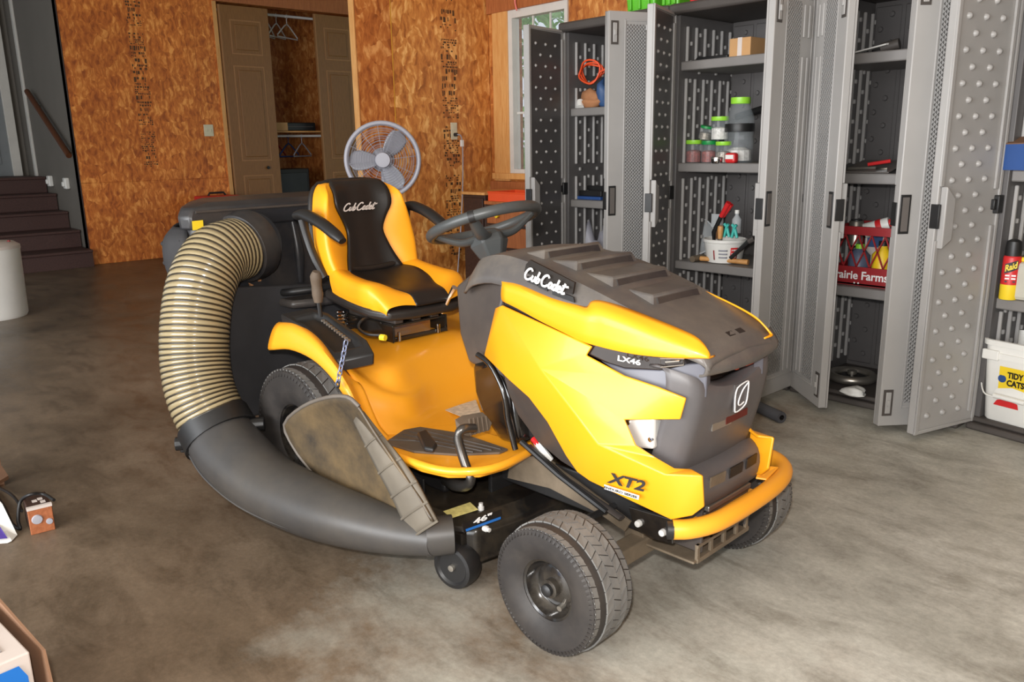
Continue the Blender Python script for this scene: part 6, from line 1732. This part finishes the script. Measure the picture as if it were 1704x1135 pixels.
inst('putty_scraper', 'pale scraper standing in the white tub behind the pliers', 'scraper', (('blade', MB().box((-0.03, -0.002, -0.02), (0.03, 0.002, 0.05)), 'clear_frost'), ('grip', MB().tube([(0, 0, -0.02), (0, 0, -0.08)], 0.010, 8), 'brown')), (-0.58, 0.17, 0.754))
inst('wood_plug', 'pinkish wooden handle standing in the white tub', 'handle', (('knob', MB().lathe([(0, 0.02), (0.014, 0.014), (0.016, 0), (0.012, -0.05)], 12, cap=False), 'handle'), ('ferrule', MB().lathe([(0.013, -0.05), (0.011, -0.065)], 12, cap=False), 'steel')), (-0.499, 0.09, 0.737))
q = V((-0.755, 0.24, 0.672))
t = thing('plastic_disc', 'round clear plastic disc leaning at the left of the white tub', 'lid', (q.x, 0.24, S1))
mt_ = Matrix.Translation((0, 0, 0.108)) @ Matrix.Rotation(-0.12, 4, 'X') @ V(0.45, -0.88, 0.1).normalized().to_track_quat('Z', 'Y').to_matrix().to_4x4()
MB().lathe([(0, 0.0), (0.098, 0.0)], 36, cap=False).xf(mt_).build('disc', M['clear_frost'], t, smooth=40, solid=0.002)
MB().tube(cir(0.10, 0.0), 0.005, 6, closed=True).xf(mt_).build('rim', M['clear_frost'], t, smooth=40)
q0, q1 = V((-0.598, 0.05, 0.589)), V((-0.328, 0.09, 0.618))
q0.z = q1.z = S1 + 0.018
t = thing('hammer', 'hammer with a pale wooden handle lying before the tub', 'hammer', q0)
MB().tube([V(0.012, 0, 0), (q1 - q0) * 0.5, q1 - q0], [0.013, 0.011, 0.014], 10).build('handle', M['handle'], t, smooth=45)
MB().tube([V(-0.005, -0.05, 0), V(-0.005, 0.05, 0)], 0.017, 10).tube([V(-0.005, 0.05, 0), V(-0.005, 0.085, -0.008)], [0.015, 0.004], 8).build('head', M['tan_steel'], t, smooth=40)
q0, q1 = V((-0.388, 0.02, 0.638)), V((-0.301, 0.04, 0.691))
t = thing('dark_file', 'dark metal tool leaning against the white tub', 'tool', q0)
MB().tube([V(0, 0, -0.035), q1 - q0], [0.010, 0.012], 8).build('shaft', M['black'], t, smooth=40)
MB().tube([q1 - q0, (q1 - q0) * 1.3], [0.014, 0.014], 8).build('grip', M['cab_roof'], t, smooth=40)

# window cabinet
S = 1.375
q = V((-1.505, 0.14, 1.548))
t = thing('cord_coil', 'orange extension cord coil on the window cabinet shelf', 'cord', (-1.395, 0.055, S))
for k in range(3):
    pts = [(0.078 * math.cos(a) + 0.008 * math.sin(3 * a + k), 0.016 * k + 0.012 * math.cos(2 * a), 0.195 + (0.062 - 0.006 * k) * math.sin(a) + 0.01 * math.sin(2 * a + k)) for a in [2 * PI * j / 20 for j in range(20)]]
    MB().tube(pts, 0.0055, 8, closed=True).build('loop', M['orange'], t, smooth=50)
MB().tube([(0.09, 0, 0.19), (0.12, 0.03, 0.20), (0.13, 0.05, 0.12), (0.14, 0.06, 0.008)], 0.006, 8, smooth=3).build('tail', M['orange'], t, smooth=50)
def lump(name, label, cat, loc, rx, ry_, rz_, m, seed, part='body', extra=None):
    rnd = random.Random(seed)
    t = thing(name, label, cat, loc)
    bm = bmesh.new()
    bmesh.ops.create_icosphere(bm, subdivisions=3, radius=1)
    ph = [rnd.uniform(0, 6) for _ in range(6)]
    vs = []
    for v in bm.verts:
        p = v.co
        k = 1 + 0.12 * math.sin(4 * p.x + ph[0]) + 0.12 * math.sin(5 * p.y + ph[1]) + 0.10 * math.sin(6 * p.z + ph[2]) + 0.06 * math.sin(11 * p.x + 9 * p.y + ph[3])
        vs.append((p.x * rx * k, p.y * ry_ * k, max(0, (p.z + 0.9) * rz_ * k)))
    fs = [tuple(v.index for v in f.verts) for f in bm.faces]
    bm.free()
    MB().add(vs, fs).build(part, m, t, smooth=80)
    if extra:
        for nm, mb, mm in extra:
            mb.build(nm, M[mm], t, smooth=50)
    return t
lump('work_gloves', 'brown work gloves piled under the orange cord', 'gloves', ((-1.439, 0.1, 1.376)[0] + 0.01, 0.12, S), 0.10, 0.06, 0.045, M['brown'], 3, 'glove', [('cuff', MB().tube([(-0.05, -0.04, 0.04), (-0.03, -0.06, 0.005)], 0.022, 10), 'white')])
lump('blue_bag', 'blue cloth bag hanging above the brown gloves', 'bag', ((-1.36, 0.09, 1.438)[0] + 0.02, 0.14, S), 0.05, 0.05, 0.085, M['blue_p'], 8)
S = 0.855
t = thing('blue_folder', 'blue folder with black bars on the lower window cabinet shelf', 'folder', ((-1.419, 0.12, 0.83)[0], 0.14, S))
MB().box((-0.12, -0.08, 0), (0.12, 0.08, 0.018)).build('folder', M['navy'], t, smooth=0, bevel=0.003)
MB().box((-0.11, -0.05, 0.018), (0.1, -0.03, 0.05)).build('bar', M['black'], t, smooth=0, bevel=0.004)
MB().box((-0.13, 0.02, 0.018), (0.1, 0.045, 0.075)).build('bar', M['black'], t, smooth=0, bevel=0.004)
lump('pale_bag', 'pale grey bag on the floor of the window cabinet', 'bag', ((-1.465, 0.2, 0.553)[0], 0.22, 0.05), 0.10, 0.10, 0.30, M['fan'], 12)

# crate cabinet
S = 0.53
CRX = (0.263, 0.09, 0.543)[0]
t = thing('milk_crate', 'red plastic milk crate with white lettering on the lower shelf', 'crate', (CRX, 0.22, S))
cw, cd_, chh = 0.15, 0.15, 0.265
MB().box((-cw, -cd_, 0), (cw, cd_, 0.01)).build('bottom', M['red_dark'], t, smooth=0)
for nm, lo, hi in (('front_panel', (-cw, -cd_, 0), (cw, -cd_ + 0.008, 0.085)), ('back_panel', (-cw, cd_ - 0.008, 0), (cw, cd_, 0.085)), ('side_wall', (-cw, -cd_, 0), (-cw + 0.008, cd_, 0.085)), ('side_wall', (cw - 0.008, -cd_, 0), (cw, cd_, 0.085))):
    MB().box(lo, hi).build(nm, M['red_dark'], t, smooth=0, bevel=0.003)
rim = MB()
for lo, hi in (((-cw - 0.004, -cd_ - 0.004, 0.228), (cw + 0.004, -cd_ + 0.010, chh)), ((-cw - 0.004, cd_ - 0.01, 0.228), (cw + 0.004, cd_ + 0.004, chh)), ((-cw - 0.004, -cd_, 0.228), (-cw + 0.01, cd_, chh)), ((cw - 0.01, -cd_, 0.228), (cw + 0.004, cd_, chh))):
    rim.box(lo, hi)
rim.build('rim', M['red_dark'], t, smooth=0)
for k in range(5):
    x0 = -cw + 2 * cw * k / 5
    x1 = x0 + 2 * cw / 5
    for a, b_ in ((x0, x1), (x1, x0)):
        MB().tube([(a, -cd_ + 0.004, 0.085), (b_, -cd_ + 0.004, 0.228)], 0.004, 5).build('lattice_bar', M['red_dark'], t, smooth=0)
for x in (-cw + 0.006, cw - 0.006):
    for y in (-cd_ + 0.006, cd_ - 0.006):
        MB().box((x - 0.006, y - 0.006, 0.0), (x + 0.006, y + 0.006, 0.24)).build('corner_post', M['red_dark'], t, smooth=0)
lettering('crate_lettering', 'Prairie Farms', (-0.145, -cd_ - 0.001, 0.028), (0.12, -cd_ - 0.001, 0.028), (-0.145, -cd_ - 0.001, 0.066), M['decal_w'], t, bold=0.02, lift=0.001)
for x in (0.0, 0.018):
    MB().lathe([(0, 0.002), (0.004, 0.002), (0.004, 0)], 8, (x - 0.03, -cd_, 0.012), (0, -1, 0), cap=False).build('printed_dot', M['decal_w'], t, smooth=0)
cc = V(CRX, 0.22, S + 0.011)
inst('spray_can', 'white and red spray bottle lying on the milk crate', 'bottle', (('body', MB().tube([(-0.05, -0.04, 0.225), (0.05, -0.02, 0.262)], [0.035, 0.032], 14), 'white'), ('band', MB().tube([(0.0, -0.03, 0.243), (0.022, -0.026, 0.252)], 0.0345, 14), 'red'), ('cap', MB().tube([(0.05, -0.02, 0.262), (0.075, -0.015, 0.275)], 0.02, 12), 'red')), cc)
inst('paint_tin', 'small steel tin in the milk crate at the left', 'tin', (('body', MB().lathe([(0, 0.16), (0.032, 0.16), (0.032, 0.265), (0.028, 0.27), (0, 0.268)], 18, (-0.09, -0.05, 0), cap=False), 'steel'), ('lid', MB().lathe([(0.024, 0.268), (0.024, 0.276), (0, 0.276)], 16, (-0.09, -0.05, 0), cap=False), 'black')), cc)
inst('yellow_bottle', 'yellow bottle in the right half of the milk crate', 'bottle', (('body', MB().lathe([(0, 0.0), (0.042, 0.0), (0.044, 0.02), (0.044, 0.13), (0.02, 0.16), (0.018, 0.175)], 16, (0.06, -0.09, 0), cap=False), 'yellow_p'), ('cap', MB().lathe([(0.02, 0.17), (0.02, 0.19), (0, 0.19)], 12, (0.06, -0.09, 0), cap=False), 'black')), cc)
inst('grey_bottle', 'slate blue bottle in the left half of the milk crate', 'bottle', (('body', MB().lathe([(0, 0.0), (0.045, 0.0), (0.047, 0.02), (0.047, 0.12), (0.02, 0.15)], 16, (-0.045, -0.09, 0), cap=False), 'slate'), ('cap', MB().lathe([(0.02, 0.145), (0.02, 0.17), (0, 0.17)], 12, (-0.045, -0.09, 0), cap=False), 'lime')), cc)
inst('label_box', 'pale printed packet at the back of the milk crate', 'packet', (('packet', MB().box((-0.06, -0.01, 0.06), (0.03, 0.03, 0.235)), 'cream'), ('print', MB().box((-0.05, -0.012, 0.15), (0.02, -0.0098, 0.21)), 'blue_p')), cc)
q = V((0.208, 0.178, 0.085))
t = thing('hand_wheel', 'grey steel hand wheel lying on the floor of the crate cabinet', 'wheel', (q.x, q.y, 0.052))
MB().tube(cir(0.095, 0.024, 36), 0.020, 12, closed=True).build('rim', M['steel'], t, smooth=50)
MB().lathe([(0.09, 0.012), (0.05, 0.03), (0.022, 0.034)], 24, cap=False).build('dish', M['black'], t, smooth=40, solid=0.004)
MB().lathe([(0.022, 0.02), (0.022, 0.05), (0.012, 0.054), (0, 0.054)], 16, cap=False).build('hub', M['steel'], t, smooth=40)
q = (0.323, -0.043, 0.06)
lump('white_rag', 'crumpled white rag on the floor of the crate cabinet', 'rag', (q[0], q[1], 0.05), 0.062, 0.035, 0.02, M['white'], 21, 'cloth')
q = (0.224, 0.1, 1.525)
t = thing('putty_gun', 'white bladed tool with a dark grip on the high shelf', 'tool', (q[0], 0.12, 1.53))
MB().prism([(-0.10, -0.02, 0.008), (0.05, -0.03, 0.03), (0.06, 0.0, 0.034), (-0.09, 0.02, 0.01)], (0, 0, 0.006)).build('blade', M['white'], t, smooth=0)
MB().tube([(0.02, 0, 0.02), (0.09, 0.01, 0.035)], 0.022, 10).build('grip', M['cab_roof'], t, smooth=40)
q = (0.247, 0.12, 1.061)
t = thing('wire_tray', 'grey metal tray with red handled pliers on the middle shelf', 'tray', (q[0], 0.16, 1.03))
MB().prism([(-0.11, -0.10, 0.0), (0.10, -0.10, 0.0), (0.10, 0.10, 0.045), (-0.11, 0.10, 0.045)], (0, 0, 0.006)).build('pan', M['cab_dark'], t, smooth=0, bevel=0.002)
MB().tube([(-0.02, -0.04, 0.035), (0.07, -0.02, 0.05)], 0.008, 8).build('red_grip', M['red'], t, smooth=40)
MB().tube([(-0.09, -0.08, 0.018), (0.03, -0.07, 0.022)], 0.006, 8).build('steel_rod', M['steel'], t, smooth=40)
MB().tube([(0.04, -0.09, 0.014), (0.085, -0.08, 0.016)], 0.010, 8).build('steel_piece', M['chrome'], t, smooth=40)

# right hand cabinet (turned slightly)
def in4(x, y, z=0.0):
    c_, s_ = math.cos(-0.16), math.sin(-0.16)
    return V(0.79 + x * c_ - y * s_, 0.04 + x * s_ + y * c_, z)
def on4(px):
    return V(px)
q = V((0.957, 0.11, 0.05))
t = thing('white_pail', 'square white plastic pail with a yellow and red label in the right cabinet', 'pail', (q.x, q.y + 0.02, 0.05), -0.2)
def rsq(w, r, n=5):
    out = []
    for cx, cy, a0 in ((w - r, w - r, 0), (-w + r, w - r, PI / 2), (-w + r, -w + r, PI), (w - r, -w + r, 1.5 * PI)):
        for k in range(n + 1):
            a = a0 + PI / 2 * k / n
            out.append((cx + r * math.cos(a), cy + r * math.sin(a)))
    return out
rows = []
for w, r, z in ((0.108, 0.03, 0.0), (0.113, 0.034, 0.006), (0.128, 0.036, 0.26), (0.136, 0.04, 0.262), (0.136, 0.04, 0.285), (0.130, 0.038, 0.287), (0.131, 0.038, 0.312), (0.138, 0.04, 0.314), (0.139, 0.04, 0.335), (0.131, 0.036, 0.337), (0.109, 0.03, 0.01)):
    rows.append([(x, y, z) for x, y in rsq(w, r)])
pm = MB().grid(rows, closed_u=True)
nn = len(rows[0])
pm.add(rows[0], [tuple(range(nn))[::-1]])
pm.add(rows[-1], [tuple(range(nn))])
pm.build('body', M['white'], t, smooth=40)
fp = lambda x, z, d=0.0012: (x, -(0.1135 + 0.0575 * z) - d, z)
decal('label_yellow', [fp(-0.055, 0.135), fp(0.10, 0.135), fp(0.10, 0.235), fp(-0.055, 0.235)], M['decal_y'], t, 0.0006, 0.0006)
decal('label_white', [fp(-0.075, 0.105), fp(0.10, 0.085), fp(0.10, 0.14), fp(0.0, 0.155), fp(-0.06, 0.140)], M['white'], t, 0.0014, 0.0006)
decal('label_red', [fp(-0.068, 0.070), fp(0.03, 0.070), fp(0.025, 0.092), fp(-0.02, 0.104), fp(-0.055, 0.092)], M['red'], t, 0.0008, 0.0006)
lettering('label_word', 'TIDY', fp(-0.022, 0.193), fp(0.04, 0.193), fp(-0.022, 0.218), M['decal_k'], t, bold=0.04, lift=0.003)
lettering('label_word', 'CATS', fp(-0.022, 0.160), fp(0.045, 0.160), fp(-0.022, 0.186), M['decal_k'], t, bold=0.04, lift=0.003)
MB().lathe([(0, 0.002), (0.016, 0.002), (0.016, 0)], 18, fp(-0.042, 0.185), (0, -1, 0), cap=False).build('label_badge', M['navy'], t, smooth=0)
MB().tube([(-0.139, -0.02, 0.27), (-0.141, -0.09, 0.18), (-0.10, -0.142, 0.118), (-0.05, -0.140, 0.105)], 0.0028, 6, smooth=5).build('bail', M['white'], t, smooth=50)
MB().tube([(-0.06, -0.137, 0.112), (0.06, -0.137, 0.110)], 0.010, 10).build('bail_grip', M['white'], t, smooth=50)
MB().box((-0.125, -0.143, 0.255), (-0.06, -0.128, 0.295)).build('bail_ear', M['white'], t, smooth=0, bevel=0.004)
q = V((0.863, 0.03, 0.52))
t = thing('spray_tin', 'red and yellow insect spray can with a black cap in the right cabinet', 'spray can', (q.x, q.y + 0.02, 0.55))
MB().lathe([(0, 0), (0.030, 0), (0.032, 0.004), (0.032, 0.06)], 24, cap=False).build('lower_band', M['decal_y'], t, smooth=40)
MB().lathe([(0.032, 0.06), (0.032, 0.165), (0.029, 0.172), (0.026, 0.174)], 24, cap=False).build('body', M['red'], t, smooth=40)
MB().lathe([(0.029, 0.172), (0.029, 0.20), (0.026, 0.228), (0.012, 0.236), (0, 0.236)], 24, cap=False).build('cap', M['black'], t, smooth=50)
cd2 = V(1.899 - q.x, -3.523 - q.y, 0).normalized()
sx = V(-cd2.y, cd2.x, 0)
pf = lambda u, z: cd2 * (0.0325 - 6 * u * u) + sx * u + V(0, 0, z)
MB().add([pf(-0.022, 0.104), pf(0.0, 0.112), pf(0.022, 0.124), pf(0.020, 0.158), pf(0.0, 0.150), pf(-0.022, 0.142)], [(0, 1, 4, 5), (1, 2, 3, 4)]).build('label_flash', M['decal_k'], t, smooth=0, solid=0.001, offset=1)
lettering('can_lettering', 'Raid', pf(-0.020, 0.112) + cd2 * 0.002, pf(0.019, 0.128) + cd2 * 0.003, pf(-0.020, 0.138) + cd2 * 0.002, M['decal_y'], t, bold=0.03, lift=0.003)
for z0 in (0.07, 0.082, 0.094):
    MB().add([pf(-0.018, z0), pf(0.018, z0), pf(0.018, z0 + 0.006), pf(-0.018, z0 + 0.006)], [(0, 1, 2, 3)]).build('label_line', M['decal_k' if z0 < 0.08 else 'decal_w'], t, smooth=0, solid=0.001, offset=1)
q = V((0.913, 0.06, 0.517))
t = thing('beige_canister', 'beige plastic canister beside the spray can', 'canister', (q.x + 0.035, q.y + 0.04, 0.55), -0.1)
MB().box((-0.075, -0.07, 0), (0.075, 0.07, 0.15)).build('body', M['beige'], t, smooth=0, bevel=0.016)
MB().box((-0.06, -0.055, 0.15), (0.06, 0.055, 0.168)).build('lid', M['decal_y'], t, smooth=0, bevel=0.006)
q = V((0.83, 0.08, 1.009))
t = thing('blue_carton', 'open blue printed carton on the middle shelf of the right cabinet', 'carton', (q.x + 0.03, q.y + 0.02, 1.05), -0.25)
MB().prism([(-0.10, -0.09, 0), (0.14, -0.09, 0), (0.14, -0.09, 0.10), (-0.075, -0.09, 0.095)], (0, 0.006, 0)).build('front_panel', M['navy'], t, smooth=0)
MB().prism([(-0.10, -0.09, 0), (-0.10, 0.09, 0), (-0.075, 0.09, 0.10), (-0.075, -0.09, 0.095)], (0.006, 0, 0)).box((-0.10, -0.085, 0), (0.14, 0.09, 0.008)).build('side_panel', M['card'], t, smooth=0)
MB().prism([(-0.075, -0.09, 0.095), (0.14, -0.09, 0.10), (0.14, -0.02, 0.125), (-0.06, -0.02, 0.12)], (0, 0, 0.004)).build('flap', M['card_d'], t, smooth=0)
lettering('carton_lettering', 'A', (0.045, -0.091, 0.02), (0.085, -0.091, 0.02), (0.055, -0.091, 0.08), M['decal_w'], t, lift=0.002)
o = MB().tube([(0.757, 0.14, 0.684), (0.776, 0.14, 0.708), (0.816, 0.16, 0.729)], 0.012, 8, smooth=3, flat=0.5).build('black_strap', M['black'], None, smooth=50)
tag(o, 'black strap along the side wall of the right cabinet', 'strap')
# bins on top
def tote(px, w, d, h, m, label, ry0=0.02):
    t = thing('storage_tote', label, 'tote', (px[0], ry0 + d / 2, CH), 0, 'plastic totes on the cabinets')
    rows = []
    for k, (s_, z) in enumerate(((0.90, 0.0), (0.92, 0.01), (1.0, h - 0.03))):
        rows.append([(x * s_, y * s_, z) for x, y in ((-w / 2, -d / 2), (w / 2, -d / 2), (w / 2, d / 2), (-w / 2, d / 2))])
    b = MB().grid(rows, closed_u=True)
    b.add(rows[0], [(3, 2, 1, 0)])
    b.build('body', M[m], t, smooth=0, bevel=0.01)
    MB().box((-w / 2 - 0.012, -d / 2 - 0.012, h - 0.03), (w / 2 + 0.012, d / 2 + 0.012, h)).build('rim', M[m], t, smooth=0, bevel=0.005)
    for x in (-w * 0.3, 0.0, w * 0.3):
        MB().box((x - 0.008, -d / 2 - 0.004, 0.02), (x + 0.008, -d / 2 + 0.008, h - 0.03)).build('body_rib', M[m], t, smooth=0, bevel=0.003)
tote((-1.03,), 0.20, 0.36, 0.2, 'green', 'lime green plastic tote on the window cabinet', 0.05)
tote((-0.845,), 0.11, 0.34, 0.2, 'green', 'lime green plastic tote next to the red one', 0.06)
tote((-0.605,), 0.25, 0.36, 0.2, 'red', 'red plastic tote on the jar cabinet', 0.05)
